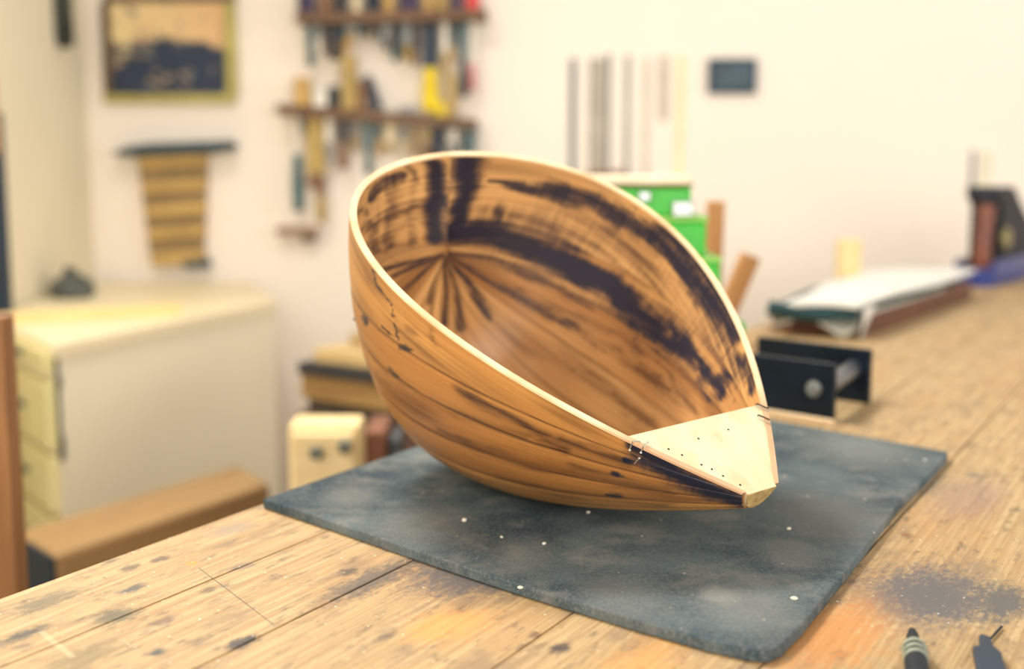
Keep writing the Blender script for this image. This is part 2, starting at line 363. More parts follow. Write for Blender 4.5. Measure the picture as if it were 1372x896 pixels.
IN_STREAK = [([(592, 342), (548, 352), (512, 362)], [2, 4, 4], 0.8), ([(596, 342), (625, 372), (640, 400)], [2, 5, 7], 0.8), ([(592, 342), (560, 355), (525, 372)], [4, 4, 3], 0.8), ([(592, 342), (565, 365), (540, 388)], [3, 4, 3], 0.7), ([(594, 345), (598, 390), (596, 432)], [3, 5, 7], 0.8),
             ([(595, 345), (580, 380), (575, 405)], [2, 4, 5], 0.6), ([(596, 345), (612, 390), (618, 440)], [3, 5, 6], 0.7), ([(598, 343), (632, 385), (655, 425)], [3, 6, 8], 0.75),
             ([(600, 342), (650, 372), (700, 402), (770, 438)], [4, 5, 7, 6], 0.7), ([(600, 340), (660, 345), (720, 372), (790, 410)], [4, 7, 7, 6], 0.65),
             ([(758, 436), (830, 474), (890, 520)], [5, 6, 5], 0.75), ([(854, 460), (909, 520), (933, 556)], [5, 5, 4], 0.75), ([(740, 475), (800, 514), (875, 568)], [4, 5, 7], 0.6),
             ([(700, 400), (760, 420), (830, 450), (900, 505)], [5, 5, 6, 5], 0.5), ([(515, 300), (560, 275), (590, 262)], 4, 0.7), ([(505, 325), (550, 295), (590, 285)], 4, 0.5),
             ([(530, 250), (525, 300), (528, 350)], 6, 0.45), ([(830, 540), (862, 566)], 6, 0.55), ([(880, 470), (930, 520), (960, 545)], 6, 0.5)]
OUT_DARK = [([(846, 596), (870, 612), (905, 632), (950, 655), (992, 672)], [13, 19, 19, 14, 10], 1.0), ([(838, 617), (850, 620)], 4, 0.9), ([(820, 663), (832, 664)], 4, 1.0), ([(822, 634), (833, 637)], 3.5, 1.0),
            ([(484, 424), (487, 432)], 4, 0.8), ([(540, 466), (548, 468)], 5, 0.85), ([(519, 493), (527, 503)], 5, 0.7), ([(511, 438), (535, 456), (546, 467)], 1.8, 0.8), ([(500, 362), (522, 405), (540, 455)], 1.6, 0.7)]
OUT_STREAK = [([(608, 515), (640, 536), (690, 562), (730, 588)], [5, 8, 7, 8], 0.9), ([(722, 586), (760, 604)], 6, 0.8), ([(527, 505), (560, 530), (620, 558), (700, 586)], [4, 4, 6, 6], 0.6), ([(745, 590), (800, 606), (850, 624)], [7, 7, 6], 0.8),
              ([(590, 575), (640, 600), (700, 618), (790, 640)], [5, 7, 7, 6], 0.7), ([(760, 628), (830, 645), (900, 660)], [7, 8, 7], 0.75), ([(580, 440), (586, 462)], 4, 0.5), ([(548, 442), (560, 448)], 5, 0.45),
              ([(660, 640), (740, 660), (900, 676)], [5, 6, 6], 0.6), ([(500, 372), (510, 392), (520, 400)], [8, 9, 6], 0.45), ([(505, 500), (530, 530)], 4, 0.4)]
m = NT('bowl_rib_wood')
at = m.add('ShaderNodeAttribute', attribute_name='paint'); sp = m.add('ShaderNodeSeparateColor'); m.link(at.outputs['Color'], sp.inputs[0])
uv = m.add('ShaderNodeUVMap', uv_map='uv')
def uvs(sc):
    mp = m.add('ShaderNodeMapping'); m.link(uv.outputs[0], mp.inputs[0]); mp.inputs['Scale'].default_value = sc; return mp.outputs[0]
g1 = m.noise(uvs((9, 520, 1)), 1.0, 4, 0.6, 0.3); g2 = m.noise(uvs((7, 130, 1)), 1.0, 5, 0.62, 0.4); g3 = m.noise(uvs((60, 60, 1)), 1.0, 4, 0.6)
g4 = m.noise(uvs((260, 24, 1)), 1.0, 3, 0.6)
tint = sp.outputs[1]
gold = m.mix(tint, rgba((160, 98, 42)), rgba((216, 160, 90)))
gold = m.mix(at.outputs['Alpha'], gold, m.mix(tint, rgba((150, 94, 44)), rgba((240, 190, 124))))
gold = m.mix(m.math('MULTIPLY', m.sstep(g1, 0.4, 0.72), 0.45), gold, rgba((150, 96, 50)))
gold = m.mix(m.math('MULTIPLY', m.sstep(g2, 0.5, 0.75), 0.5), gold, rgba((144, 92, 50)))
brn = m.math('MULTIPLY', sp.outputs[2], m.math('ADD', 0.35, m.math('MULTIPLY', m.sstep(g2, 0.3, 0.6), 0.8)), clamp=True)
col = m.mix(brn, gold, rgba((72, 46, 36)))
nz_ = m.math('SUBTRACT', m.math('ADD', m.math('MULTIPLY', g2, 0.45), m.math('ADD', m.math('MULTIPLY', g1, 0.3), m.math('MULTIPLY', g4, 0.25))), 0.5)
dk = m.math('ADD', sp.outputs[0], m.math('MULTIPLY', m.math('MULTIPLY', nz_, 2.0), m.sstep(sp.outputs[0], 0.02, 0.3)))
col = m.mix(m.math('MULTIPLY', m.sstep(dk, 0.12, 0.6), 0.75), col, rgba((92, 68, 56)))
col = m.mix(m.math('MULTIPLY', m.sstep(dk, 0.36, 0.9), 0.96), col, rgba((24, 32, 52)))
m.put('Base Color', col); m.put('Roughness', m.math('ADD', 0.24, m.math('MULTIPLY', g2, 0.2))); m.bump(m.math('ADD', g1, g2), 0.12, 0.0006)
RIBM = m.m
def paint_mesh(me, P, s, ph, inner, tintv, rid, edge, ac):
    W = P @ BW.T + BT; px, py = to_px(W)
    al = s * L
    wx = ((vnoise(al * 40, ac * 90 + rid * 9, 0) - 0.5) * 24 + (vnoise(al * 120, ac * 500 + rid * 9, 1) - 0.5) * 12) * np.clip(0.25 + s / 0.12, 0, 1)
    wy = ((vnoise(al * 40 + 40, ac * 90 + rid * 9, 2) - 0.5) * 16 + (vnoise(al * 120, ac * 500 + rid * 9, 3) - 0.5) * 8) * np.clip(0.25 + s / 0.12, 0, 1)
    gen = vnoise(al * 14, ac * 70 + rid * 13.7, 4)
    d = np.zeros_like(s); b = np.zeros_like(s)
    vis = inner > 0.5
    d[vis] = np.maximum(lines(px[vis] + wx[vis], py[vis] + wy[vis], IN_DARK), 0.85 * lines(px[vis] + 0.4 * wx[vis], py[vis] + 0.4 * wy[vis], IN_STREAK[:10])); b[vis] = lines(px[vis] + 0.6 * wx[vis], py[vis] + 0.6 * wy[vis], IN_STREAK)
    o_ = ~vis & (ph > 1.45)
    d[o_] = lines(px[o_] + 0.5 * wx[o_], py[o_] + 0.35 * wy[o_], OUT_DARK); b[o_] = lines(px[o_] + 0.7 * wx[o_], py[o_] + 0.4 * wy[o_], OUT_STREAK)
    h_ = ~vis & ~o_; d[h_] = np.clip((gen[h_] - 0.62) * 2.5, 0, 1); 
    b = np.maximum(b, np.clip((gen - np.where(inner > 0.5, 0.55, 0.58)) * 1.6, 0, 1) * 0.8)
    b = np.maximum(b, edge * 0.95)
    t = np.clip(tintv + (vnoise(al * 9, ac * 30 + rid * 3.1, 5) - 0.5) * 0.5, 0, 1)
    ca = me.color_attributes.new('paint', 'FLOAT_COLOR', 'POINT')
    ca.data.foreach_set('color', np.stack([d, t, b, inner], -1).astype(np.float32).ravel())
    uvl = me.uv_layers.new(name='uv'); li = np.empty(len(me.loops), int); me.loops.foreach_get('vertex_index', li)
    U = np.stack([al + rid * 0.53, ac + rid * 0.31], -1)[li]
    uvl.data.foreach_set('uv', U.astype(np.float32).ravel())
RT = [0.55, 0.5, 0.35, 0.5, 0.6, 0.8, 0.9, 0.9, 0.75, 0.42, 0.45, 0.6, 0.72]
for k in range(NR + 2):
    NA = 26 if k in (0, NR + 1) else 14
    a = np.linspace(0, 1, NA); f1 = phi1(S)
    if k == 0: lo, hi = 0 * f1, f1
    elif k == NR + 1: lo, hi = PI - f1, PI + 0 * f1
    else:
        st = (PI - 2 * f1) / NR; lo = f1 + st * (k - 1); hi = lo + st
    ph = lo[:, None] + (hi - lo)[:, None] * a[None]
    ss = np.repeat(S[:, None], NA, 1)
    ed = np.zeros(NA); ed[0] = ed[-1] = 1
    if k == 0: ed[0] = 0
    if k == NR + 1: ed[-1] = 0
    sf = np.minimum(1, wfun(ss) / 0.05)
    O = surf(ss, ph, 0.0); I = surf(ss, ph, TK)
    # seams: outer and inner arrises eased so each rib reads as its own piece
    O2 = surf(ss, ph, 0.0007); O = np.where((ed[None, :, None] > 0) & (sf[..., None] > 0.3), O2, O)
    # faintly flat ribs: crown each one a little
    crown = (0.0009 * np.sin(PI * a))[None] * sf
    nrm = np.stack([0 * ph, np.cos(ph), -np.sin(ph)], -1)
    if 0 < k < NR + 1: O = O + nrm * crown[..., None]
    V = np.concatenate([O.reshape(-1, 3), I.reshape(-1, 3)]); off = NS * NA; F = []
    for i in range(NS - 1):
        for j in range(NA - 1):
            q = i * NA + j
            F.append((q, q + 1, q + NA + 1, q + NA)); F.append((off + q, off + q + NA, off + q + NA + 1, off + q + 1))
        for j in (0, NA - 1):
            q = i * NA + j; F.append((q, q + NA, off + q + NA, off + q) if j == 0 else (q, off + q, off + q + NA, q + NA))
    for i in (0, NS - 1):
        for j in range(NA - 1):
            q = i * NA + j; F.append((q, off + q, off + q + 1, q + 1) if i == 0 else (q, q + 1, off + q + 1, off + q))
    me = bpy.data.meshes.new('rib'); me.from_pydata(V.tolist(), [], F); me.update()
    bm = bmesh.new(); bm.from_mesh(me); bmesh.ops.recalc_face_normals(bm, faces=bm.faces); bm.to_mesh(me); bm.free()
    me.polygons.foreach_set('use_smooth', [True] * len(me.polygons)); me.set_sharp_from_angle(angle=math.radians(45))
    me.materials.append(RIBM)
    inner = np.concatenate([np.zeros(off), np.ones(off)])
    acr = np.repeat((a * 0.034)[None], NS, 0) if 0 < k < NR + 1 else -O[..., 2]
    paint_mesh(me, V, np.tile(ss.ravel(), 2), np.tile(ph.ravel(), 2), inner, RT[k], k, np.concatenate([np.tile(ed, NS), 0.55 * np.tile(ed, NS)]) * (np.tile(ss.ravel(), 2) > 0.01), np.tile(acr.ravel(), 2))
    o = bpy.data.objects.new('rib', me); COL.objects.link(o); o.parent = bowl
# pale sawn rim, one strip for each side
rimm = NT('rim_wood'); n1 = rimm.noise(rimm.coord('Object', (6, 6, 6)), 4, 3)
rx_ = rimm.add('ShaderNodeSeparateXYZ'); rimm.link(rimm.coord('Object'), rx_.inputs[0])
rimm.put('Base Color', rimm.mix(rimm.math('MULTIPLY', rimm.sstep(rx_.outputs[0], 0.36, 0.41), 0.8), rimm.mix(rimm.sstep(n1, 0.35, 0.7), rgba((250, 226, 184)), rgba((232, 196, 150))), rgba((206, 160, 124)))); rimm.put('Roughness', 0.6)
for side in (0, PI):
    ph = np.full(NS, side) + (1e-6 if side == 0 else -1e-6)
    O = surf(S, ph, -0.0002); I = surf(S, ph, TK + 0.0003); V = []; F = []
    for z0, z1 in ((-0.0012, 0.0004),): pass
    up = np.array([0, 0, 0.0005]); dn = np.array([0, 0, -0.0016])
    V = np.concatenate([O + dn, O + up, I + up, I + dn]); 
    for i in range(NS - 1):
        for a_, b_ in ((0, 1), (1, 2), (2, 3), (3, 0)):
            F.append((a_ * NS + i, b_ * NS + i, b_ * NS + i + 1, a_ * NS + i + 1))
    F += [(0, NS, 2 * NS, 3 * NS), (NS - 1, 4 * NS - 1, 3 * NS - 1, 2 * NS - 1)]
    mb = MB(); mb.v = V.tolist(); mb.f = F
    mb.build('rim_strip', rimm.m, bowl, smooth=True)['label'] = 'pale sawn edge of the rim'
# neck block
bm_ = NT('neck_block_wood'); vv = bm_.coord('Object', (18, 60, 60)); n1 = bm_.noise(vv, 1.0, 4); n2 = bm_.noise(bm_.coord('Object', (1, 1, 1)), 45, 4); n3 = bm_.noise(bm_.coord('Object', (1, 1, 1)), 900, 2)
c_ = bm_.mix(bm_.sstep(n1, 0.3, 0.75), rgba((240, 222, 186)), rgba((228, 204, 162))); c_ = bm_.mix(bm_.math('MULTIPLY', bm_.sstep(n2, 0.5, 0.75), 0.5), c_, rgba((206, 174, 128)))
bm_.put('Base Color', c_); bm_.put('Roughness', 0.65)
sb = np.linspace(XB, 1.004, 24); pj = np.linspace(0.001, PI - 0.001, 21)
V = []; F = []
for s_ in sb:
    P = surf(np.full(21, min(s_, 1.0)), pj, TK + 0.0002); P[:, 0] += max(0, s_ - 1) * L
    P[:, 2] = np.minimum(P[:, 2], -0.0004); V += P.tolist()
for i in range(23):
    for j in range(21):
        j2 = (j + 1) % 21; F.append((i * 21 + j, i * 21 + j2, (i + 1) * 21 + j2, (i + 1) * 21 + j))
F += [tuple(range(21)), tuple(23 * 21 + j for j in reversed(range(21)))]
mb = MB(); mb.v = V; mb.f = F
blk = mb.build('neck_block', bm_.m, bowl); blk['label'] = 'pale wooden neck block let into the narrow end'
eg = surf(np.full(21, 1.0), pj, TK + 0.0003); eg[:, 0] = 1.0041 * L; eg[:, 2] = np.minimum(eg[:, 2], -0.0008)
mb = MB(); mb.v = eg.tolist() + (eg + np.array([0.0006, 0, 0])).tolist(); mb.f = [tuple(range(21)), tuple(reversed(range(21, 42)))] + [(j, (j + 1) % 21, 21 + (j + 1) % 21, 21 + j) for j in range(21)]
mb.build('end_grain', plain('end_grain_olive', (176, 150, 96), 0.7, var=0.3, scale=120), blk)
holem = plain('nail_hole_black', (22, 20, 24), 0.8)
def bowl_plane(px, py, nz=0.0):      # pixel -> point on the rim plane, in bowl space
    Mi = bowl.matrix_world.inverted(); o = Mi @ CAM; d = (Mi.to_3x3() @ ray(px, py)); t = (nz - o.z) / d.z; return o + d * t
for x, y in [(896, 601), (914, 609), (940, 622), (954, 628), (969, 637), (992, 649), (936, 587), (976, 575)]:
    p = bowl_plane(x, y); MB().lathe([(0.0009, -0.0012), (0.0009, 0.00005)], 8).build('nail_hole', holem, blk, loc=(p.x, p.y, -0.0002))
wirem = plain('staple_steel', (206, 202, 190), 0.3, 0.85)
darkw = plain('staple_dark', (40, 44, 52), 0.4, 0.6)
def staple(pts, mt, r=0.0006):
    MB().tube(pts, r, 6).build('staple', mt, bowl, smooth=True)
def near_side(px, py, off=0.0008):   # nearest outer-surface point on the near wall for a pixel
    sg = np.linspace(0.7, 1, 120)[:, None] + np.zeros((1, 80)); pg = np.linspace(PI * 0.62, PI, 80)[None] + np.zeros((120, 1))
    P = surf(sg, pg, 0.0); X, Y = to_px(P @ BW.T + BT); i = np.unravel_index(((X - px) ** 2 + (Y - py) ** 2).argmin(), X.shape)
    return Vector(P[i]) + Vector((0, -off, -off * 0.3))
for (a0, a1, b0, b1) in ((857, 591, 846, 602), (869, 592, 860, 605)):
    q = bowl_plane(a0, a1, 0.0012); e = near_side(b0, b1)
    staple([q + Vector((0, 0, -0.003)), q, Vector((e.x, -wfun(np.array([e.x / L]))[0] - 0.0005, 0.0016)), e], wirem)
    MB().lathe([(0.0006, -0.0008), (0.0013, 0), (0.0006, 0.0008)], 8).build('staple_end', wirem, bowl, loc=e)
e1, e2 = near_side(858, 613), near_side(852, 621); staple([e1, e2], wirem, 0.0005)
MB().lathe([(0.0006, -0.0008), (0.0012, 0), (0.0006, 0.0008)], 8).build('staple_end', wirem, bowl, loc=e1)
for i, (x0, y0, x1, y1) in enumerate([(1014, 540.5, 1029, 547), (1014, 544, 1029.5, 551), (1016, 555.5, 1031, 562), (1016, 561, 1032, 568)]):
    a_, b_ = bowl_plane(x0, y0, 0.001), bowl_plane(x1, y1, 0.001)
    staple([a_ + Vector((0, 0, -0.002)), a_, b_, b_ + Vector((0.0, 0.0, -0.004))], darkw if i % 2 == 0 else wirem, 0.0006)
# splinter left standing on the tail side
sgp = surf(np.array([0.15]), np.array([PI * 0.9]), 0.0)[0]
def left_side(px, py):
    sg = np.linspace(0.01, 0.5, 160)[:, None] + np.zeros((1, 120)); pg = np.linspace(PI * 0.5, PI, 120)[None] + np.zeros((160, 1))
    P = surf(sg, pg, 0.0); X, Y = to_px(P @ BW.T + BT); i = np.unravel_index(((X - px) ** 2 + (Y - py) ** 2).argmin(), X.shape); return Vector(P[i])
q = left_side(485, 425)
MB().prism([(-0.003, -0.004), (0.003, -0.003), (0.0035, 0.003), (-0.002, 0.004)], -0.004, 0.004, [(-0.001, -0.003), (0.003, -0.002), (0.002, 0.003), (-0.001, 0.002)]).build('splinter', plain('splinter_dark', (58, 46, 40), 0.8), bowl, loc=q + MROT.transposed() @ Vector((-0.003, -0.001, 0)))
# ------------------------------------------------------------------ things on the bench
steel = plain('black_steel', (22, 36, 50), 0.38, 0.55, var=0.2, scale=30)
steel_e = plain('grey_steel', (120, 126, 132), 0.35, 0.8)
bolt_m = plain('bolt_zinc', (176, 180, 178), 0.3, 0.85)
pf = at_z(1115, 566, ZB); pl = at_z(1030, 552, ZB); pd = (pf - pl).normalized()
pb = at_z(1163, 541, ZB); pn = Vector((-pd.y, pd.x, 0)); gap = (pb - pf).dot(pn); over = (pb - pf).dot(pd)
jig = thing('steel_clamp', 'black steel clamp of two upright plates joined by a round bar, behind the mat', 'clamp', (pf.x, pf.y, ZB), (0, 0, math.atan2(pd.y, pd.x)))
HP = 0.0705
MB().box(-0.17, 0, 0, 0.008, 0, HP).build('plate', steel, jig, bevel=0.0012)
MB().box(-0.17 + over, over, gap, gap + 0.008, 0, HP).build('plate', steel, jig, bevel=0.0012)
MB().tube([(-0.012, 0.0078, 0.043), (over - 0.024, gap + 0.001, 0.043)], 0.0115, 20).build('spacer_bar', steel_e, jig, smooth=True)
bh = MB().lathe([(0.0072, -0.0075), (0.008, -0.006), (0.008, 0.0002)], 6, 'y', (-0.026, 0, 0.038)).build('bolt_head', bolt_m, jig)
MB().lathe([(0.0102, -0.0018), (0.0102, 0.0001)], 18, 'y', (-0.026, 0, 0.038)).build('washer', bolt_m, jig, smooth=True)
MB().lathe([(0.006, 0), (0.006, gap)], 12, 'y', (-0.11, 0, 0.035)).build('tie_rod', steel_e, jig, smooth=True)
sl0 = at_z(1112, 571, ZB); 
tag(MB().box(-0.2, 0.0, 0, 0.012, 0, 0.006).build('wooden_batten', wood('slat_wood', (232, 206, 168), (212, 180, 138), 0), loc=(sl0.x, sl0.y, ZB + 0.0003), rot=(0, 0, math.atan2(pd.y, pd.x)), bevel=0.001),
    'thin pale wooden batten lying in front of the black steel clamp', 'batten')

# green machine behind the bowl
green = plain('green_enamel', (56, 190, 46), 0.35, var=0.12, scale=9)
green_l = plain('green_light', (150, 214, 100), 0.4, var=0.1)
cream = plain('cream_plate', (246, 230, 200), 0.5)
YG = 1.74
g0 = at_z(880, 516, ZB); YG = g0.y
def gx(px): return at_y(px, 400, YG).x - g0.x
def gz(py): return at_y(900, py, YG).z - ZB
gm = thing('green_machine', 'bright green enamelled machine with silver clips, mostly hidden behind the bowl', 'machine', (g0.x, g0.y, ZB))
MB().box(gx(800), gx(1000), 0, 0.13, 0, gz(432)).build('base', green, gm, bevel=0.004)
MB().box(gx(805), gx(965), 0.005, 0.12, gz(432), gz(352)).build('column', green, gm, bevel=0.004)
MB().box(gx(803), gx(967), 0.003, 0.122, gz(352), gz(345)).build('flange', green_l, gm, bevel=0.002)
MB().box(gx(815), gx(945), 0.0, 0.11, gz(345), gz(297)).build('housing', green, gm, bevel=0.005)
MB().box(gx(813), gx(947), -0.002, 0.112, gz(297), gz(290)).build('flange', green_l, gm, bevel=0.002)
MB().box(gx(800), gx(924), 0.004, 0.11, gz(290), gz(250)).build('head', green, gm, bevel=0.004)
MB().box(gx(790), gx(925), -0.004, 0.115, gz(250), gz(247)).build('gasket', plain('gasket_brown', (116, 82, 54), 0.7), gm)
MB().box(gx(788), gx(926), -0.006, 0.117, gz(247), gz(236)).build('top_plate', cream, gm, bevel=0.002)
MB().box(gx(898), gx(926), -0.006, 0.02, gz(290), gz(269)).build('clip', bolt_m, gm, bevel=0.002)
MB().box(gx(853), gx(869), -0.006, 0.01, gz(270), gz(256)).build('clip', bolt_m, gm, bevel=0.002)
# wooden tool stand hidden behind the bowl with two handles standing in it
hw = wood('handle_wood', (196, 142, 84), (166, 112, 62), 2)
h0 = at_z(950, 466, ZB); YH = h0.y
def hx(px): return at_y(px, 400, YH).x - h0.x
def hz(py): return at_y(950, py, YH).z - ZB
ts = MB().box(hx(880), hx(984), -0.03, 0.05, 0, hz(436)).build('tool_block', wood('block_wood', (206, 170, 116), (184, 142, 90), 0), loc=(h0.x, h0.y, ZB), bevel=0.003)
tag(ts, 'low wooden block holding two upright sticks, behind the bowl', 'tool block')
def stick(xc, ytop, wpx, lean, label, dx=0.0):
    wd = wpx / FPX * YH; ln = hz(ytop) - hz(436); o = MB().box(-wd / 2, wd / 2, -wd / 2, wd / 2, 0, ln / math.cos(lean)).build('wooden_stick', hw, bevel=0.002)
    o.location = (h0.x + hx(xc) , h0.y + 0.012 + dx, ZB + hz(436) + 0.0005 + abs(math.sin(lean)) * wd / 2); o.rotation_euler = (0, lean, 0)
    tag(o, label, 'stick', 'wooden sticks behind the bowl')
stick(957, 271, 22, 0.02, 'upright square wooden stick next to the green machine', 0.02)
stick(967, 346, 24, 0.38, 'shorter wooden stick leaning to the right behind the bowl', -0.02)

# pale block standing at the back of the bench
pbk = at_z(1113, 404, ZB); wd = 28 / FPX * pbk.y
o = MB().box(-wd / 2, wd / 2, -0.02, 0.02, 0, at_y(1113, 322, pbk.y).z - ZB).build('wood_offcut', wood('offcut_wood', (238, 214, 164), (224, 192, 134), 2), loc=(pbk.x + 0.04, pbk.y + 0.02, ZB), bevel=0.003)
tag(o, 'pale upright wood offcut standing behind the folded white cloth', 'offcut')

# board with a folded cloth over it
q0 = at_z(1155, 452, ZB); q1 = at_z(1301, 399, ZB); bd = (q1 - q0); BLN = bd.length; bd.normalize(); ba = math.atan2(bd.y, bd.x)
HB = 0.036
red = wood('red_brown_wood', (112, 66, 50), (84, 48, 38), 0, 0.45)
tag(MB().box(0, BLN, 0, 0.17, 0, HB).build('hardwood_board', red, loc=(q0.x, q0.y, ZB + 0.0003), rot=(0, 0, ba), bevel=0.002), 'thick red-brown hardwood board lying under the folded white cloth', 'board')
clo = thing('folded_cloth', 'folded white cloth with a dark green lining draped over the hardwood board', 'cloth', (q0.x, q0.y, ZB + HB), (0, 0, ba))
clm = plain('white_cloth', (226, 224, 216), 0.9, var=0.04, scale=12, bump=0.2)
drk = plain('dark_lining', (32, 62, 66), 0.9, var=0.2)
grc = plain('grey_cloth', (206, 204, 190), 0.9, var=0.06)
def sheet(name, mt, x0, x1, y0, y1, zf, th, parent, nx=36, ny=14):
    V = []; F = []
    for sgn in (0, 1):
        for i in range(nx):
            for j in range(ny):
                u, v = i / (nx - 1), j / (ny - 1); x = x0(v) + (x1(v) - x0(v)) * u; y = y0 + (y1 - y0) * v * (1 + 0.55 * u)
                V.append((x, y, zf(u, v, x) - th * sgn))
    off = nx * ny
    for i in range(nx - 1):
        for j in range(ny - 1):
            q = i * ny + j; F.append((q, q + 1, q + ny + 1, q + ny)); F.append((off + q, off + q + ny, off + q + ny + 1, off + q + 1))
    for i in range(nx - 1):
        for j in (0, ny - 1):
            q = i * ny + j; F.append((q, q + ny, off + q + ny, off + q))
    for j in range(ny - 1):
        for i in (0, nx - 1):
            q = i * ny + j; F.append((q, q + 1, off + q + 1, off + q))
    mb = MB(); mb.v = V; mb.f = F; return mb.build(name, mt, parent, smooth=True)
LO = -0.045
def droop(x, k): return -max(0.0, -x) ** 1.3 * k
DC = 0.155
sheet('top_fold', clm, lambda v: LO - 0.03 * v, lambda v: BLN + 0.01, -0.004, DC, lambda u, v, x: 0.026 + 0.003 * math.sin(5 * v + 7 * u) + droop(x, 0.06) - 0.01 * max(0, v - 0.7) / 0.3, 0.006, clo)
MB().tube([(LO + 0.006 - 0.03 * v, -0.004 + (DC - 0.004) * v, 0.011 + 0.004 * math.sin(6 * v + 1) - 0.012 * (1 - v) ** 2) for v in [k / 12 for k in range(13)]], [0.006 + 0.0075 * min(1, k / 5) for k in range(13)], 12).build('rolled_lining', drk, clo, smooth=True)
sheet('lining', drk, lambda v: LO + 0.012 - 0.03 * v, lambda v: BLN * 0.8, -0.003, DC - 0.012, lambda u, v, x: 0.0195 + 0.002 * math.sin(5 * v + 7 * u) + droop(x, 0.05), 0.012, clo)
sheet('lower_fold', grc, lambda v: LO + 0.002 - 0.028 * v, lambda v: BLN * 0.7, 0.0, DC - 0.014, lambda u, v, x: 0.006 - min(1, max(0, -x) / 0.04) * (0.012 + 0.014 * math.exp(-((v - 0.12) / 0.16) ** 2) + 0.006 * math.sin(8 * v)), 0.0045, clo)
# corner of the cloth hanging over the near end of the board
V = []; F = []
for i in range(9):
    u = i / 8
    for j in range(5):
        v = j / 4; V.append((-0.012 - 0.002 * i + 0.055 * v * (1 - 0.55 * u), -0.0055 - 0.004 * math.sin(3 * u + 2 * v) , 0.018 - 0.052 * u))
for i in range(8):
    for j in range(4): F.append((i * 5 + j, i * 5 + j + 1, (i + 1) * 5 + j + 1, (i + 1) * 5 + j))
mb = MB(); mb.v = V; mb.f = F; cc = mb.build('hanging_corner', clm, clo, smooth=True); md = cc.modifiers.new('thick', 'SOLIDIFY'); md.thickness = 0.002

# hand plane at the far right of the bench
s0 = at_z(1300, 384, ZB); hp = thing('hand_plane', 'large blue-bodied hand plane with a brown wooden handle on the bench', 'hand plane', (s0.x, s0.y, ZB), (0, 0, bang - 0.12))
K = s0.y / FPX
blue = plain('plane_blue', (44, 62, 132), 0.35, var=0.15); navy = plain('plane_navy', (8, 18, 32), 0.6, var=0.2); rose = wood('rosewood', (150, 84, 56), (104, 54, 38), 2, 0.35); brass = plain('brass_dull', (150, 138, 88), 0.35, 0.6)
MB().prism([(0.0, -0.035), (0.03, -0.045), (0.46, -0.045), (0.49, -0.02), (0.49, 0.02), (0.46, 0.045), (0.03, 0.045), (0.0, 0.035)], 0, 24 * K).build('sole', blue, hp, bevel=0.003)
MB().box(0.02, 0.47, -0.047, -0.041, 0.0, 34 * K).build('cheek', blue, hp, bevel=0.002); MB().box(0.02, 0.47, 0.041, 0.047, 0.0, 34 * K).build('cheek', blue, hp, bevel=0.002)
MB().tube([(0.055, -0.01, 22 * K), (0.048, -0.01, 45 * K), (0.052, -0.01, 70 * K), (0.064, -0.01, 95 * K), (0.07, -0.01, 108 * K)], [0.026, 0.021, 0.02, 0.021, 0.022], 14).build('tote', rose, hp, smooth=True)
MB().tube([(0.07, -0.01, 108 * K), (0.074, -0.01, 118 * K)], [0.026, 0.018], 14).build('tote_cap', navy, hp, smooth=True)
fr = MB(); fr.v = [(x, y, z) for y in (-0.038, 0.038) for x, z in ((0.10, 22 * K), (0.42, 22 * K), (0.40, 70 * K), (0.26, 112 * K), (0.2, 132 * K), (0.06, 134 * K), (0.055, 118 * K), (0.1, 108 * K))]
fr.f = [tuple(range(8)), tuple(reversed(range(8, 16)))] + [(i, (i + 1) % 8, 8 + (i + 1) % 8, 8 + i) for i in range(8)]
fr.build('frog', navy, hp, bevel=0.003)
MB().lathe([(0.004, -0.048), (0.024, -0.047), (0.028, -0.042), (0.028, -0.03)], 20, 'y', (0.135, 0, 62 * K)).build('adjuster_wheel', brass, hp, smooth=True)
MB().lathe([(0.012, 20 * K), (0.012, 40 * K), (0.022, 60 * K), (0.02, 76 * K), (0.008, 82 * K)], 16, 'z', (0.45, 0, 0)).build('front_knob', rose, hp, smooth=True)

# two dark tools whose tips reach in at the lower right
tk = plain('tool_black', (8, 22, 32), 0.75, 0.0, var=0.2); rb = plain('ring_pale', (150, 158, 138), 0.5)
a0 = at_z(1222, 845, ZB + 0.0075); a1 = at_z(1233, 930, ZB + 0.0075); tdir = (a1 - a0); tl = tdir.length; ta = math.atan2(tdir.y, tdir.x)
t1 = thing('screw_tool', 'black tool tip with pale ringed collar at the bottom edge of the bench', 'tool', (a0.x, a0.y, ZB + 0.0075), (0, 0, ta))
MB().lathe([(0.0025, 0), (0.0032, 0.004), (0.0042, 0.012), (0.0042, 0.026)], 12, 'x').build('tip', tk, t1, smooth=True)
MB().lathe([(0.005, 0.024), (0.0072, 0.03), (0.0074, 0.075), (0.0074, 0.16)], 14, 'x').build('collar', tk, t1, smooth=True)
for k in range(3): MB().lathe([(0.0074, 0.030 + k * 0.009), (0.0079, 0.0315 + k * 0.009), (0.0079, 0.033 + k * 0.009), (0.0074, 0.0345 + k * 0.009)], 14, 'x').build('ring', rb, t1, smooth=True)
b0 = at_z(1318, 860, ZB); b1 = at_z(1334, 930, ZB); tdir = (b1 - b0); ta = math.atan2(tdir.y, tdir.x)
t2 = thing('hooked_tool', 'dark blue pointed tool with a thin wire at the lower right corner', 'tool', (b0.x, b0.y, ZB + 0.0002), (0, 0, ta))
MB().prism([(0, -0.002), (0.004, -0.0035), (0.022, -0.004), (0.024, -0.009), (0.12, -0.009), (0.12, 0.009), (0.03, 0.008), (0.02, 0.004), (0.004, 0.0035)], 0, 0.006).build('blade', plain('tool_blue', (34, 52, 70), 0.5, 0.0), t2, bevel=0.0012)
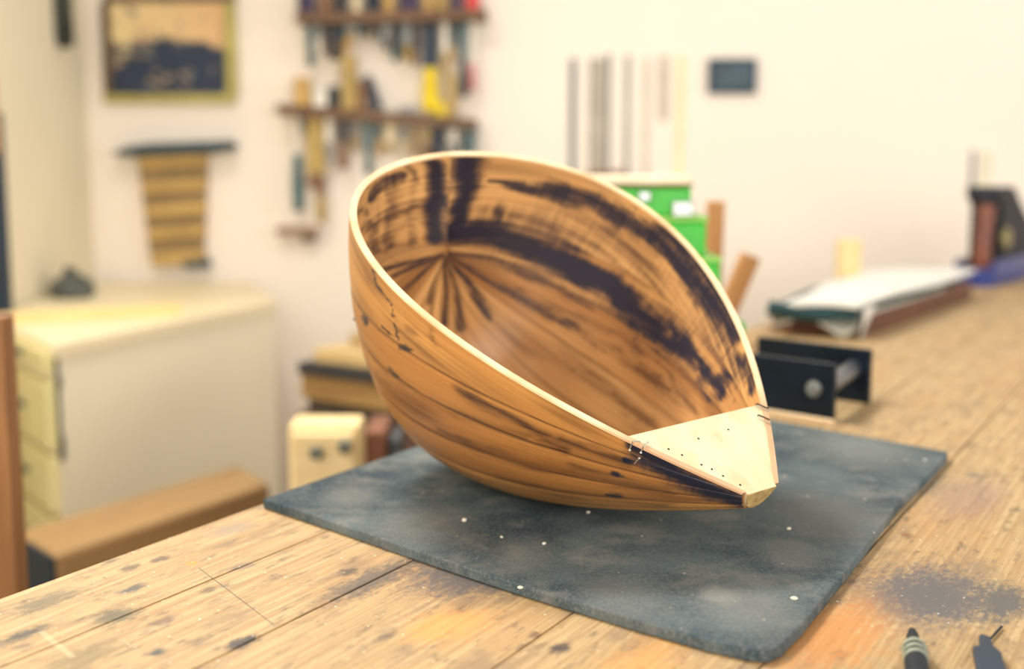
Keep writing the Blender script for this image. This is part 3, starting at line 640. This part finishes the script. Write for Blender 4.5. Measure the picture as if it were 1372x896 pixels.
w0 = at_z(1322, 864, ZB); w1 = at_z(1342, 842, ZB); iv = Matrix.Translation(-Vector((b0.x, b0.y, ZB + 0.0002))); R_ = Matrix.Rotation(-ta, 3, 'Z')
MB().tube([R_ @ (Vector((p.x, p.y, ZB + 0.0015)) - Vector((b0.x, b0.y, ZB + 0.0002))) for p in (w0, w0.lerp(w1, 0.5), w1)], 0.0009, 6).build('wire', tk, t2, smooth=True)
# ------------------------------------------------------------------ on and along the back wall
def wbox(px0, px1, py0, py1, d0, d1, name, mt, parent=None, bevel=0.0, yref=YW, org=None):
    """box seen at these pixels on the wall plane, standing d0..d1 off the wall"""
    y1 = yref - d0; y0 = yref - d1
    a = at_y(px0, py1, y0); b = at_y(px1, py0, y0); o_ = Vector(org) if org else Vector((0, 0, 0))
    return MB().box(a.x - o_.x, b.x - o_.x, y0 - o_.y, y1 - o_.y, a.z - o_.z, b.z - o_.z).build(name, mt, parent, bevel=bevel)
# framed painting
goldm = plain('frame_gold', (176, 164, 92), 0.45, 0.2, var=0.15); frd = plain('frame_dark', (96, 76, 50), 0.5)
pc = thing('framed_painting', 'dark blue and cream painting in a gold frame hanging on the white wall', 'painting', at_y(226, 60, YW))
org = pc.location.copy()
PA = (139, 314, -8, 138)
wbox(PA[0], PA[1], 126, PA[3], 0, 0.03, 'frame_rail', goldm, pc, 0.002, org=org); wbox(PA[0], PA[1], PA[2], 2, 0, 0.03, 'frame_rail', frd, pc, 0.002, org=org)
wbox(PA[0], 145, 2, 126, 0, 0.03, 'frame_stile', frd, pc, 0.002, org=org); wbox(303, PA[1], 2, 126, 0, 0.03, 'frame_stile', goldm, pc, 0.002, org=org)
cm = NT('painting_canvas'); v = cm.coord('Generated'); s_ = cm.add('ShaderNodeSeparateXYZ'); cm.link(v, s_.inputs[0])
n1 = cm.noise(v, 3.2, 4, 0.6, 0.3); n2 = cm.noise(cm.coord('Generated', (1, 1, 1), (5, 3, 2)), 5.5, 3, 0.6); n3 = cm.noise(cm.coord('Generated', (1, 1, 1), (1, 7, 4)), 7, 3)
h = cm.math('ADD', s_.outputs[2], cm.math('MULTIPLY', cm.math('SUBTRACT', n1, 0.5), 1.1))
sky_ = cm.mix(s_.outputs[0], rgba((238, 214, 156)), rgba((226, 182, 132)))
c_ = cm.mix(cm.sstep(h, 0.42, 0.62), rgba((34, 50, 72)), sky_)
c_ = cm.mix(cm.math('MULTIPLY', cm.sstep(n2, 0.56, 0.66), 0.75), c_, rgba((196, 164, 126)))
c_ = cm.mix(cm.math('MULTIPLY', cm.sstep(n3, 0.58, 0.66), 0.7), c_, rgba((58, 84, 104)))
cm.put('Base Color', c_); cm.put('Roughness', 0.6)
wbox(144, 304, 1, 127, 0, 0.018, 'canvas', cm.m, pc, org=org)
# slatted rack
sd = plain('shelf_slate', (44, 68, 78), 0.6); rk = thing('slatted_rack', 'tapering brown slatted rack hanging below a dark shelf on the white wall', 'rack', at_y(235, 280, YW)); org = rk.location.copy()
def poly_wall(pts, d0, d1, name, mt, parent, org, bevel=0.0):
    V = []; n_ = len(pts)
    for d in (d1, d0):
        for x, y in pts:
            p = at_y(x, y, YW - d1); V.append((p.x - org.x, YW - d - org.y, p.z - org.z))
    mb = MB(); mb.v = V; mb.f = [tuple(range(n_)), tuple(reversed(range(n_, 2 * n_)))] + [(i, (i + 1) % n_, n_ + (i + 1) % n_, n_ + i) for i in range(n_)]
    return mb.build(name, mt, parent, bevel=bevel)
poly_wall([(146, 206), (170, 196), (200, 192), (308, 188), (312, 200), (280, 205), (180, 209)], 0, 0.09, 'shelf', sd, rk, org, 0.003)
sa = plain('slat_dark', (148, 124, 84), 0.7); sb_ = plain('slat_light', (196, 160, 96), 0.7)
lx = lambda y: 184 + (y - 208) * 0.128; rx = lambda y: 276 - (y - 208) * 0.035
ys = [208, 226, 243, 258, 275, 290, 306, 320, 339, 356]
for i in range(len(ys) - 1):
    a_, b_ = ys[i], ys[i + 1]; up = (i % 2 == 0)
    poly_wall([(lx(a_), a_ + 1), (rx(a_), a_ - 4), (rx(b_), b_ - 4.2), (lx(b_), b_ + 0.8)], 0, 0.05 if up else 0.035, 'slat', sb_ if up else sa, rk, org, 0.002)
poly_wall([(240, 352), (274, 346), (280, 358), (250, 360)], 0, 0.06, 'foot', sd, rk, org, 0.002)
# steel rules hanging on the wall
for i, (x0, x1, y0, y1, c, nm) in enumerate([(763, 772, 78, 250, (84, 100, 108), 'narrow dark grey steel rule, leftmost of the strips on the wall'), (788, 810, 78, 250, (178, 168, 152), 'wide pale grey steel strip hanging on the wall'),
        (811, 818, 72, 250, (92, 104, 92), 'thin greenish rule beside the wide grey strip'), (836, 845, 74, 250, (146, 142, 134), 'grey steel rule hanging right of the thin greenish one'),
        (860, 872, 76, 262, (212, 202, 186), 'faint off-white strip hanging among the steel rules'), (882, 897, 74, 162, (204, 192, 174), 'short pale strip, shortest of the rules on the wall'), (905, 918, 74, 262, (240, 228, 176), 'pale yellow strip, rightmost of the rules on the wall')]):
    o = wbox(x0, x1, y0, y1, 0.001, 0.006, 'wall_rule', plain('rule_%d' % i, c, 0.5, 0.1), bevel=0.0008); tag(o, nm, 'rule', 'strips hanging on the wall')
lg = wbox(790, 842, 229, 242, 0, 0.05, 'wall_ledge', plain('ledge_brown', (136, 98, 78), 0.6), bevel=0.002); tag(lg, 'small brown ledge on the wall under the steel rules', 'ledge')
dp = thing('slate_plaque', 'small dark navy plaque fixed to the white wall', 'plaque', at_y(981, 102, YW)); org = dp.location.copy()
wbox(949, 1015, 78, 125, 0, 0.02, 'backing', plain('plaque_navy', (34, 62, 84), 0.5, var=0.15, scale=25), dp, 0.004, org=org); wbox(957, 1007, 85, 118, 0.018, 0.022, 'face', plain('plaque_face', (58, 78, 88), 0.5, var=0.3, scale=12), dp, 0.002, org=org)
o = wbox(1299, 1307, 202, 262, 0.001, 0.006, 'wall_rule', plain('rule_far', (132, 140, 142), 0.5, 0.1)); tag(o, 'grey steel strip on the wall above the hand plane', 'rule')
o = wbox(1311, 1330, 202, 262, 0.001, 0.006, 'wall_rule', plain('rule_far2', (238, 230, 204), 0.6)); tag(o, 'cream strip on the wall right above the hand plane', 'rule')

# ------------------------------------------------------------------ tool shelves
shm = wood('shelf_wood', (132, 98, 68), (104, 76, 54), 0)
def shelf(x0, y0, x1, y1, th, dep, label):
    a, b = at_y(x0, y0, YW - dep), at_y(x1, y1, YW - dep); ln = (b - a).length
    s = thing('tool_shelf', label, 'shelf', (a.x, YW, a.z), (0, -math.atan2(b.z - a.z, b.x - a.x), 0))
    t_ = th / FPX * YW
    MB().box(0, ln, -dep, 0, -t_, 0).build('board', shm, s, bevel=0.002)
    for f in (0.12, 0.86): MB().prism([(0, 0), (-dep * 0.8, 0), (0, -0.06)], -0.006, 0.006).build('bracket', steel_e, s, loc=(ln * f, 0, -t_), rot=(PI / 2, 0, PI / 2))
    return a, b
DU = 0.11
ua, ub = shelf(396, 17, 652, 11, 13, DU, 'upper wooden tool shelf crowded with jars and handles')
la, lb_ = shelf(370, 139, 640, 159, 12, DU, 'lower wooden tool shelf holding small tools and wood pieces')
def shelf_z(a, b, x): return a.z + (b.z - a.z) * (x - a.x) / (b.x - a.x)
cols = {'navy': (30, 46, 66), 'teal': (52, 96, 106), 'purple': (64, 52, 84), 'wood': (206, 166, 96), 'brown': (138, 100, 70), 'cream': (232, 216, 178), 'red': (224, 74, 70), 'yellow': (246, 214, 30), 'grey': (150, 152, 150), 'pink': (224, 140, 140), 'olive': (182, 154, 88), 'white': (236, 230, 216), 'dark': (46, 50, 58)}
def cmn(k): return plain('tool_' + k, cols[k], 0.55, var=0.15)
# standing on the upper shelf
for i, (x, wpx, hpx, k, kl, lab) in enumerate([(410, 22, 34, 'purple', 'dark', 'purple-black jar at the left end of the upper tool shelf'), (436, 20, 40, 'brown', 'dark', 'brown jar second from the left on the upper shelf'), (457, 16, 36, 'dark', 'grey', 'dark jar third from the left on the upper shelf'),
        (478, 14, 40, 'cream', 'white', 'cream bottle left of the navy jar on the upper shelf'), (500, 20, 38, 'navy', 'dark', 'navy blue jar in the middle of the upper shelf'), (521, 16, 36, 'wood', 'brown', 'light wooden pot right of the navy jar on the upper shelf'),
        (548, 26, 34, 'purple', 'dark', 'wide purple-black tin right of centre on the upper shelf'), (574, 14, 40, 'wood', 'olive', 'light wooden pot left of its twin on the upper shelf'), (592, 16, 40, 'olive', 'wood', 'ochre pot near the right end of the upper shelf'),
        (612, 16, 34, 'purple', 'navy', 'small dark tin beside the red can on the upper shelf'), (633, 19, 36, 'red', 'pink', 'red can at the right end of the upper tool shelf')]):
    yc = YW - 0.055; p = at_y(x, 14, yc); r = wpx / 2 / FPX * yc; hh = hpx / FPX * yc; z0 = shelf_z(ua, ub, p.x)
    j = thing('jar', lab, 'jar', (p.x, yc, z0), (0, 0, 0), 'jars on the upper tool shelf')
    MB().lathe([(r * 0.95, 0.0005), (r, 0.004), (r, hh * 0.7), (r * 0.8, hh * 0.8)], 16).build('body', cmn(k), j, smooth=True)
    MB().lathe([(r * 0.82, hh * 0.8), (r * 0.82, hh * 0.98), (r * 0.7, hh)], 16).build('lid', cmn(kl), j, smooth=True)
# tools hanging under the shelves: blade at the top, handle below (pixel rows)
def hang(x, y0, ym, y1, wb_, wh, kb, kh, lab, lean=0.0, dep=0.05, grp='tools hanging under the shelves'):
    yc = YW - dep; p = at_y(x, y0, yc); u = yc / FPX; t = thing('hand_tool', lab, 'tool', (p.x, yc, p.z), (0, lean, 0), grp)
    L1 = (ym - y0) * u; L2 = (y1 - y0) * u; bw = wb_ * u / 2; hw_ = wh * u / 2
    MB().prism([(-bw, -0.003), (bw, -0.003), (bw, 0.003), (-bw, 0.003)], -L1, 0, [(-bw * 0.9, -0.003), (bw * 0.9, -0.003), (bw * 0.9, 0.003), (-bw * 0.9, 0.003)]).build('blade', cmn(kb), t, bevel=0.001)
    if y1 > ym: MB().lathe([(hw_ * 0.55, -L2), (hw_ * 0.95, -L2 + 0.006), (hw_, -L2 + (L2 - L1) * 0.4), (hw_ * 0.75, -L1 - 0.006), (hw_ * 0.6, -L1)], 12).build('handle', cmn(kh), t, smooth=True)
    return t
for a in [(415, 31, 60, 87, 10, 10, 'teal', 'teal', 'slim teal tool hanging at the left under the upper shelf'), (427, 31, 50, 72, 9, 8, 'grey', 'white', 'small grey tool beside the slim teal one'), (448, 31, 58, 78, 15, 16, 'dark', 'dark', 'dark broad tool hanging under the left half of the upper shelf'),
          (468, 31, 45, 62, 8, 9, 'grey', 'wood', 'short tool with wooden handle right of the dark broad one'), (482, 31, 40, 48, 10, 9, 'teal', 'teal', 'very short teal tool under the upper shelf'),
          (508, 30, 44, 54, 9, 9, 'dark', 'teal', 'shortest of the row of graduated dark tools'), (518, 30, 52, 66, 9, 9, 'grey', 'dark', 'second of the row of graduated dark tools'), (529, 30, 60, 80, 9, 9, 'dark', 'teal', 'longest of the row of graduated dark tools'),
          (545, 30, 58, 80, 11, 10, 'grey', 'olive', 'grey tool with ochre handle left of the yellow one'), (576, 30, 88, 146, 22, 23, 'navy', 'yellow', 'dark blade with a bright yellow handle on the tool rack'),
          (596, 29, 70, 96, 8, 9, 'white', 'olive', 'thin pale tool right of the yellow handle'), (621, 28, 78, 126, 11, 13, 'teal', 'dark', 'teal blade with dark handle near the right of the rack'), (633, 28, 82, 118, 5, 9, 'white', 'pink', 'thin tool with a pink handle at the right of the rack')]:
    hang(*a, dep=0.06)
for a in [(434, 31, 50, 70, 7, 8, 'teal', 'brown', 'small brown-handled file beside the dark broad tool'), (459, 31, 52, 74, 8, 9, 'teal', 'wood', 'file with light wooden handle right of the dark broad tool'), (494, 30, 44, 52, 9, 8, 'dark', 'olive', 'short ochre-handled tool left of the graduated dark row'),
          (537, 30, 60, 74, 7, 8, 'teal', 'dark', 'slim dark tool at the end of the graduated row'), (555, 30, 66, 84, 9, 9, 'dark', 'brown', 'dark tool with brown handle just left of the yellow handle'), (606, 29, 60, 80, 8, 9, 'teal', 'wood', 'teal blade with wooden handle right of the yellow one')]:
    hang(*a, dep=0.025)
for a in [(474, 160, 180, 200, 9, 9, 'grey', 'olive', 'small ochre-handled tool right of the brown-handled dark blade'), (508, 163, 185, 206, 8, 9, 'teal', 'wood', 'wood-handled file right of the slim teal one'), (540, 169, 186, 204, 10, 10, 'grey', 'cream', 'cream-handled tool in the middle below the lower shelf'), (555, 170, 190, 210, 8, 9, 'olive', 'olive', 'slim ochre tool left of the brown handled one'), (618, 173, 188, 206, 8, 8, 'grey', 'teal', 'small teal-handled tool near the right below the lower shelf')]:
    hang(*a, dep=0.025)
for a in [(397, 155, 205, 281, 5, 15, 'white', 'teal', 'tool with long teal handle hanging lowest at the left'), (422, 158, 232, 250, 24, 26, 'olive', 'brown', 'long ochre wooden tool hanging below the lower shelf'), (430, 250, 262, 298, 12, 14, 'brown', 'olive', 'ochre wooden peg hanging under the long ochre tool'),
          (440, 158, 190, 216, 9, 10, 'white', 'grey', 'pale grey tool hanging left of the dark-handled one'), (459, 160, 190, 226, 14, 13, 'dark', 'brown', 'dark blade with brown handle under the lower shelf'), (493, 162, 200, 234, 12, 10, 'teal', 'teal', 'slim teal file hanging under the middle of the lower shelf'),
          (522, 165, 190, 205, 12, 9, 'cream', 'olive', 'pale scraper hanging under the lower shelf'), (571, 171, 190, 214, 10, 12, 'olive', 'brown', 'brown handled tool hanging left of the navy one'), (586, 171, 195, 222, 18, 18, 'navy', 'navy', 'navy blue tool hanging just above the bowl rim'),
          (606, 172, 190, 215, 12, 9, 'white', 'grey', 'whitish tool hanging right of the navy one'), (631, 173, 186, 206, 15, 14, 'teal', 'teal', 'short teal tool at the right end under the lower shelf')]:
    hang(*a, dep=0.06)
# things standing on the lower shelf
def stand(x0, x1, ytop, k, lab, lean=0.0, cat='wood piece', nm='wood_piece', dpt=0.05):
    yc = YW - 0.055; a, b = at_y(x0, 140, yc), at_y(x1, 140, yc); xc = (a.x + b.x) / 2; z0 = max(shelf_z(la, lb_, a.x), shelf_z(la, lb_, b.x)); wd = b.x - a.x; hh = at_y(x0, ytop, yc).z - z0
    o = MB().prism([(-wd / 2, -dpt / 2), (wd / 2, -dpt / 2), (wd / 2, dpt / 2), (-wd / 2, dpt / 2)], 0, hh, [(-wd * 0.42, -dpt / 2), (wd * 0.42, -dpt / 2), (wd * 0.42, dpt / 2), (-wd * 0.42, dpt / 2)]).build(nm, cmn(k), loc=(xc, yc, z0 + 0.0005 + abs(math.sin(lean)) * wd / 2), rot=(0, lean, 0), bevel=0.003)
    tag(o, lab, cat, 'things on the lower tool shelf')
stand(395, 417, 104, 'wood', 'ochre wood piece at the left end of the lower shelf'); stand(420, 440, 118, 'white', 'white block beside the ochre wood piece', nm='paper_box', cat='box'); stand(442, 456, 116, 'dark', 'small dark block on the lower shelf', nm='dark_box', cat='box')
stand(458, 479, 74, 'olive', 'tall ochre wood piece on the lower shelf'); stand(480, 492, 108, 'brown', 'brown wood piece beside the tall ochre one'); stand(500, 513, 102, 'navy', 'navy tool leaning left on the lower shelf', -0.3, 'tool', 'navy_tool', 0.03)
stand(534, 560, 142, 'grey', 'low grey box on the lower shelf', nm='grey_box', cat='box'); stand(598, 612, 98, 'olive', 'upright ochre stick on the right of the lower shelf', dpt=0.02); stand(582, 597, 136, 'yellow', 'small bright yellow box beneath the yellow handle', nm='yellow_box', cat='box', dpt=0.02)
bk = thing('wall_bracket', 'small brown wooden bracket on the wall below the tool shelves', 'bracket', at_y(395, 310, YW)); org = bk.location.copy()
wbox(370, 424, 304, 314, 0, 0.06, 'ledge', plain('bracket_brown', (160, 132, 108), 0.7), bk, 0.002, org=org); wbox(404, 422, 314, 324, 0, 0.05, 'support', plain('bracket_dark', (112, 92, 76), 0.7), bk, 0.002, org=org)

# ------------------------------------------------------------------ left side: cabinet and what stands on it
ZC = 0.83
C0 = at_z(70, 462, ZC); C1 = at_z(371, 402, ZC); C2 = at_z(336, 379, ZC); C4 = at_z(2, 432, ZC); C3 = Vector((XL + 0.01, C2.y, ZC)); C4b = Vector((XL + 0.01, C4.y + 0.12, ZC))
cw = plain('cabinet_cream', (246, 236, 208), 0.5, var=0.02, scale=3); cg = plain('cabinet_green_cream', (222, 212, 156), 0.55, var=0.03); ct = plain('cabinet_trim', (216, 206, 172), 0.55); dkm = plain('gap_dark', (54, 74, 78), 0.6)
cab = thing('drawer_cabinet', 'large cream drawer cabinet with dark drawer slides at the left', 'cabinet', (C0.x, C0.y, 0))
rel = lambda p: (p.x - C0.x, p.y - C0.y)
foot = [C0, C1, C2, C3, C4b, C4]
cen = sum((Vector((p.x, p.y, 0)) for p in foot), Vector()) / 6
ins = [Vector((p.x, p.y, 0)).lerp(cen, 0.02) for p in foot]
MB().prism([rel(p) for p in ins], 0.0, ZC - 0.03).build('carcass', cw, cab)
MB().prism([rel(p) for p in foot], ZC - 0.03, ZC).build('top', plain('cabinet_top', (240, 226, 188), 0.5, var=0.03, scale=3), cab, bevel=0.003)
f0, f1 = ins[0], ins[5]; fd = (f1 - f0); fl = fd.length; fd.normalize(); fn = Vector((-fd.y, fd.x, 0)); fn = fn if fn.dot(Vector((-1, -1, 0))) > 0 else -fn
def zat(py): return at_y(62, py, C0.y).z
for i, (ya, yb_) in enumerate([(474, 500), (516, 604), (616, 690), (700, 790)]):
    z1, z0 = zat(ya), zat(yb_); pts = [f0 + fd * 0.012, f0 + fd * (fl - 0.01)]; pts = [pts[0], pts[1], pts[1] + fn * 0.02, pts[0] + fn * 0.02]
    dr = MB().prism([rel(p) for p in pts], max(0.02, z0), z1).build('drawer', cg, cab, bevel=0.002)
    hp_ = f0 + fd * (fl * 0.5) + fn * 0.026; MB().box(-0.03, 0.03, -0.006, 0.006, -0.004, 0.004).build('pull', dkm, dr, loc=(hp_.x - C0.x, hp_.y - C0.y, (z0 + z1) / 2), rot=(0, 0, math.atan2(fd.y, fd.x)))
sdv = (ins[1] - ins[0]).normalized(); sn_ = Vector((sdv.y, -sdv.x, 0))
for ya, yb_, wd in ((474, 620, 0.007), (506, 522, 0.013), (588, 618, 0.013)):
    pts = [ins[0] - sdv * 0.002, ins[0] + sdv * wd]; pts = [pts[0], pts[1], pts[1] + sn_ * 0.004, pts[0] + sn_ * 0.004]
    MB().prism([rel(p) for p in pts], zat(yb_), zat(ya)).build('slide', dkm, cab)
# batten lying on the cabinet
b0 = at_z(-20, 436, ZC); b1 = at_z(238, 421, ZC); d_ = b1 - b0
tag(MB().box(0, d_.length, -0.02, 0.02, 0, 0.022).build('wood_batten', wood('batten_wood', (248, 220, 158), (236, 202, 134), 0), loc=(b0.x, b0.y + 0.02, ZC + 0.0005), rot=(0, 0, math.atan2(d_.y, d_.x)), bevel=0.002), 'long pale batten lying across the cream cabinet', 'batten')
# dark clutter at the back
c_ = at_z(76, 384, ZC); t = thing('tool_roll', 'dark crumpled tool roll at the back of the cream cabinet', 'tool roll', (c_.x, c_.y - 0.08, ZC))
MB().lathe([(0.02, -0.05), (0.034, -0.045), (0.038, 0), (0.034, 0.06), (0.02, 0.07)], 12, 'x', (0, 0, 0.037)).build('roll', plain('roll_dark', (70, 70, 62), 0.9, var=0.3, scale=30, bump=0.5), t, smooth=True)
MB().prism([(0.04, -0.05), (0.13, -0.03), (0.12, 0.03), (0.03, 0.03)], 0, 0.018, [(0.05, -0.03), (0.11, -0.02), (0.1, 0.02), (0.04, 0.02)]).build('flap', plain('flap_olive', (146, 134, 98), 0.9), t, bevel=0.004)
c_ = at_z(8, 398, ZC)
t = thing('grey_bag', 'grey rumpled bag at the far left edge of the cabinet', 'bag', (max(XL + 0.08, c_.x + 0.02), c_.y, ZC))
MB().lathe([(0.05, 0), (0.062, 0.012), (0.056, 0.04), (0.03, 0.06), (0.012, 0.066)], 14).build('body', plain('bag_grey', (84, 88, 82), 0.9, var=0.3, scale=35, bump=0.6), t, smooth=True)
MB().lathe([(0.013, 0.064), (0.018, 0.072), (0.012, 0.08)], 10).build('neck', plain('bag_grey', (112, 120, 112)), t, smooth=True)
# upright case and board at the left edge
cz = 3.02; e_ = at_y(14, 360, cz)
t = thing('upright_case', 'tall dark navy case standing at the left edge behind the cabinet', 'case', (e_.x, cz, ZC))
MB().box(-0.07, -0.004, -0.02, 0.02, 0, at_y(0, 150, cz).z - ZC).build('body', plain('case_navy', (16, 38, 58), 0.5), t, bevel=0.006)
MB().box(-0.07, -0.03, -0.015, 0.02, at_y(0, 150, cz).z - ZC, at_y(0, -30, cz).z - ZC).build('neck', plain('case_teal', (60, 96, 100), 0.5), t, bevel=0.004)
w_ = MB().box(-0.065, 0.0, -0.02, 0.0, 0, at_y(0, 94, cz - 0.05).z - at_y(0, 205, cz - 0.05).z).build('wood_panel', wood('panel_tan', (206, 156, 96), (182, 130, 76), 2), t, loc=(0.0, -0.021, at_y(0, 205, cz).z - ZC), bevel=0.003)
# hanging dark tool on the left wall
hp0 = at_x(87, 20, XL + 0.02)
t = thing('hanging_strap', 'dark strap hanging on the shaded left wall', 'strap', hp0)
MB().box(-0.02, 0.012, -0.035, 0.035, at_x(87, 46, XL + 0.02).z - hp0.z, 0.12).build('strap', plain('strap_dark', (52, 58, 52), 0.7, var=0.3, scale=40), t, bevel=0.004)
MB().lathe([(0.036, -0.02), (0.036, 0.012)], 16, 'x', (0, 0, at_x(87, 46, XL + 0.02).z - hp0.z)).build('strap_end', plain('strap_dark', (52, 58, 52)), t, smooth=True)
# heavy timber in front of the cabinet
ZT = 0.55
t0, t1, t2_ = at_z(75, 744, ZT), at_z(362, 646, ZT), at_z(20, 711, ZT); td = (t1 - t0); tlen = td.length; td.normalize(); tw = abs((t2_ - t0).dot(Vector((-td.y, td.x, 0))))
t3_ = at_z(318, 622, ZT)
tim = thing('timber_bench', 'low heavy timber on posts between the workbench and the cream cabinet', 'timber', (t0.x, t0.y, 0), (0, 0, math.atan2(td.y, td.x)))
Rt = Matrix.Rotation(-math.atan2(td.y, td.x), 3, 'Z'); tq = [Rt @ Vector((p.x - t0.x, p.y - t0.y, 0)) for p in (t0, t1, t3_, t2_)]
MB().prism([(p.x, p.y) for p in tq], ZT - 0.16, ZT).build('beam', wood('timber_wood', (176, 142, 94), (146, 112, 72), 0), tim, bevel=0.01)
ev = (tq[3] - tq[0]).normalized(); eo = Vector((-ev.y, ev.x, 0)); eo = eo if eo.x < 0 else -eo
MB().prism([(p.x, p.y) for p in (tq[0] + ev * 0.004, tq[3] - ev * 0.004, tq[3] - ev * 0.004 + eo * 0.006, tq[0] + ev * 0.004 + eo * 0.006)], ZT - 0.157, ZT - 0.006).build('end_cap', plain('end_navy', (30, 44, 58), 0.7, var=0.2), tim)
for x in (0.06, tlen - 0.16): MB().box(x, x + 0.08, 0.04, 0.1, 0, ZT - 0.16).build('post', wood('post_wood', (150, 112, 72), (122, 88, 56), 2), tim, bevel=0.004)
# upright post at the left edge
u0 = at_y(11, 423, 1.5)
t = thing('upright_post', 'brown wooden post standing at the left edge of the picture', 'post', (u0.x - 0.03, 1.5, 0))
MB().box(-0.03, 0.03, -0.02, 0.02, 0.03, u0.z).build('shaft', wood('post_brown', (160, 112, 66), (128, 84, 46), 2), t, bevel=0.003); MB().box(-0.12, 0.12, -0.12, 0.12, 0, 0.03).build('foot', wood('post_foot', (120, 84, 50), (100, 68, 40), 0), t, bevel=0.004)
# small drawer unit and lumber left of the bowl
u0 = at_y(384, 572, 2.0); u1 = at_y(480, 572, 2.0); du = thing('small_drawer_unit', 'pale wooden drawer unit with two dark knobs left of the bowl', 'drawer unit', (u0.x, 2.0, 0))
uw = u1.x - u0.x
MB().box(0, uw, 0.012, 0.1, 0, u0.z).build('body', wood('unit_wood', (246, 222, 172), (234, 206, 150), 2), du, bevel=0.006)
fr_ = MB().box(0.008, uw - 0.008, 0, 0.012, u0.z - 0.17, u0.z - 0.012).build('drawer_front', wood('unit_front', (248, 226, 180), (238, 212, 158), 0), du, bevel=0.003)
for x, y in ((424, 606), (462, 598)):
    p = at_y(x, y, 1.99); MB().lathe([(0.006, 0.0), (0.012, -0.014), (0.009, -0.02)], 12, 'y', (p.x - u0.x, 0, p.z)).build('knob', plain('knob_dark', (104, 108, 98), 0.5), fr_, smooth=True)
# stacked boards behind it
cr0 = at_y(392, 600, 2.72)
crate = thing('lumber_stand', 'dark low stand carrying the stack of rough boards', 'stand', (cr0.x, 2.72, 0), (0, 0, -0.62)); 
crz = 0.585
MB().box(0, 0.75, 0, 0.34, crz - 0.04, crz).build('top', wood('stand_wood', (92, 72, 58), (72, 54, 44), 0), crate)
for x in (0.03, 0.67):
    for y in (0.02, 0.27): MB().box(x, x + 0.05, y, y + 0.05, 0, crz - 0.04).build('leg', wood('stand_wood2', (92, 72, 58), (72, 54, 44), 2), crate)
z = crz
M_ = crate.matrix_basis if False else (Matrix.Translation((cr0.x, 2.72, 0)) @ Matrix.Rotation(-0.62, 4, 'Z'))
for i, (hh, x0, x1, y0, y1, c1, c2, dr_, lab) in enumerate([(0.075, 0.0, 0.72, 0.02, 0.32, (116, 88, 74), (86, 62, 54), 0.0, 'thick dark brown board, lowest of the lumber stack'), (0.028, 0.02, 0.7, 0.03, 0.31, (84, 76, 68), (66, 58, 52), 0.02, 'thin grey-brown board second from the bottom of the lumber stack'),
        (0.055, 0.01, 0.74, 0.02, 0.3, (176, 142, 88), (150, 116, 68), -0.02, 'ochre board in the middle of the lumber stack'), (0.026, 0.02, 0.7, 0.0, 0.3, (52, 52, 56), (40, 40, 46), 0.03, 'almost black thin board near the top of the lumber stack'),
        (0.03, 0.05, 0.75, 0.02, 0.3, (214, 188, 138), (192, 162, 110), 0.0, 'pale board near the top of the lumber stack'), (0.03, 0.1, 0.72, 0.08, 0.3, (184, 160, 118), (160, 134, 94), 0.05, 'short pale brown board, topmost of the lumber stack')]):
    p = M_ @ Vector((x0, y0, z + 0.0005))
    tag(MB().box(0, x1 - x0, 0, y1 - y0, 0, hh).build('rough_board', wood('lumber_%d' % i, c1, c2, 0), loc=p, rot=(0, 0, -0.62 + dr_), bevel=0.003), lab, 'board', 'stack of rough boards')
    z += hh + 0.001
p = at_y(488, 578, 2.1); p2 = at_y(516, 578, 2.1)
o = MB().box(0, p2.x - p.x, 0, 0.14, 0, p.z).build('tall_box', plain('box_red_brown', (138, 92, 70), 0.7, var=0.2), loc=(p.x, 2.1, 0), bevel=0.004); tag(o, 'narrow red-brown box right of the pale drawer unit', 'box')
p = at_y(521, 588, 2.12); p2 = at_y(536, 588, 2.12)
o = MB().box(0, p2.x - p.x, 0, 0.1, 0, p.z).build('tall_box', plain('box_slate', (78, 82, 88), 0.7, var=0.2), loc=(p.x, 2.12, 0), bevel=0.004); tag(o, 'narrow slate grey box beside the red-brown one', 'box')
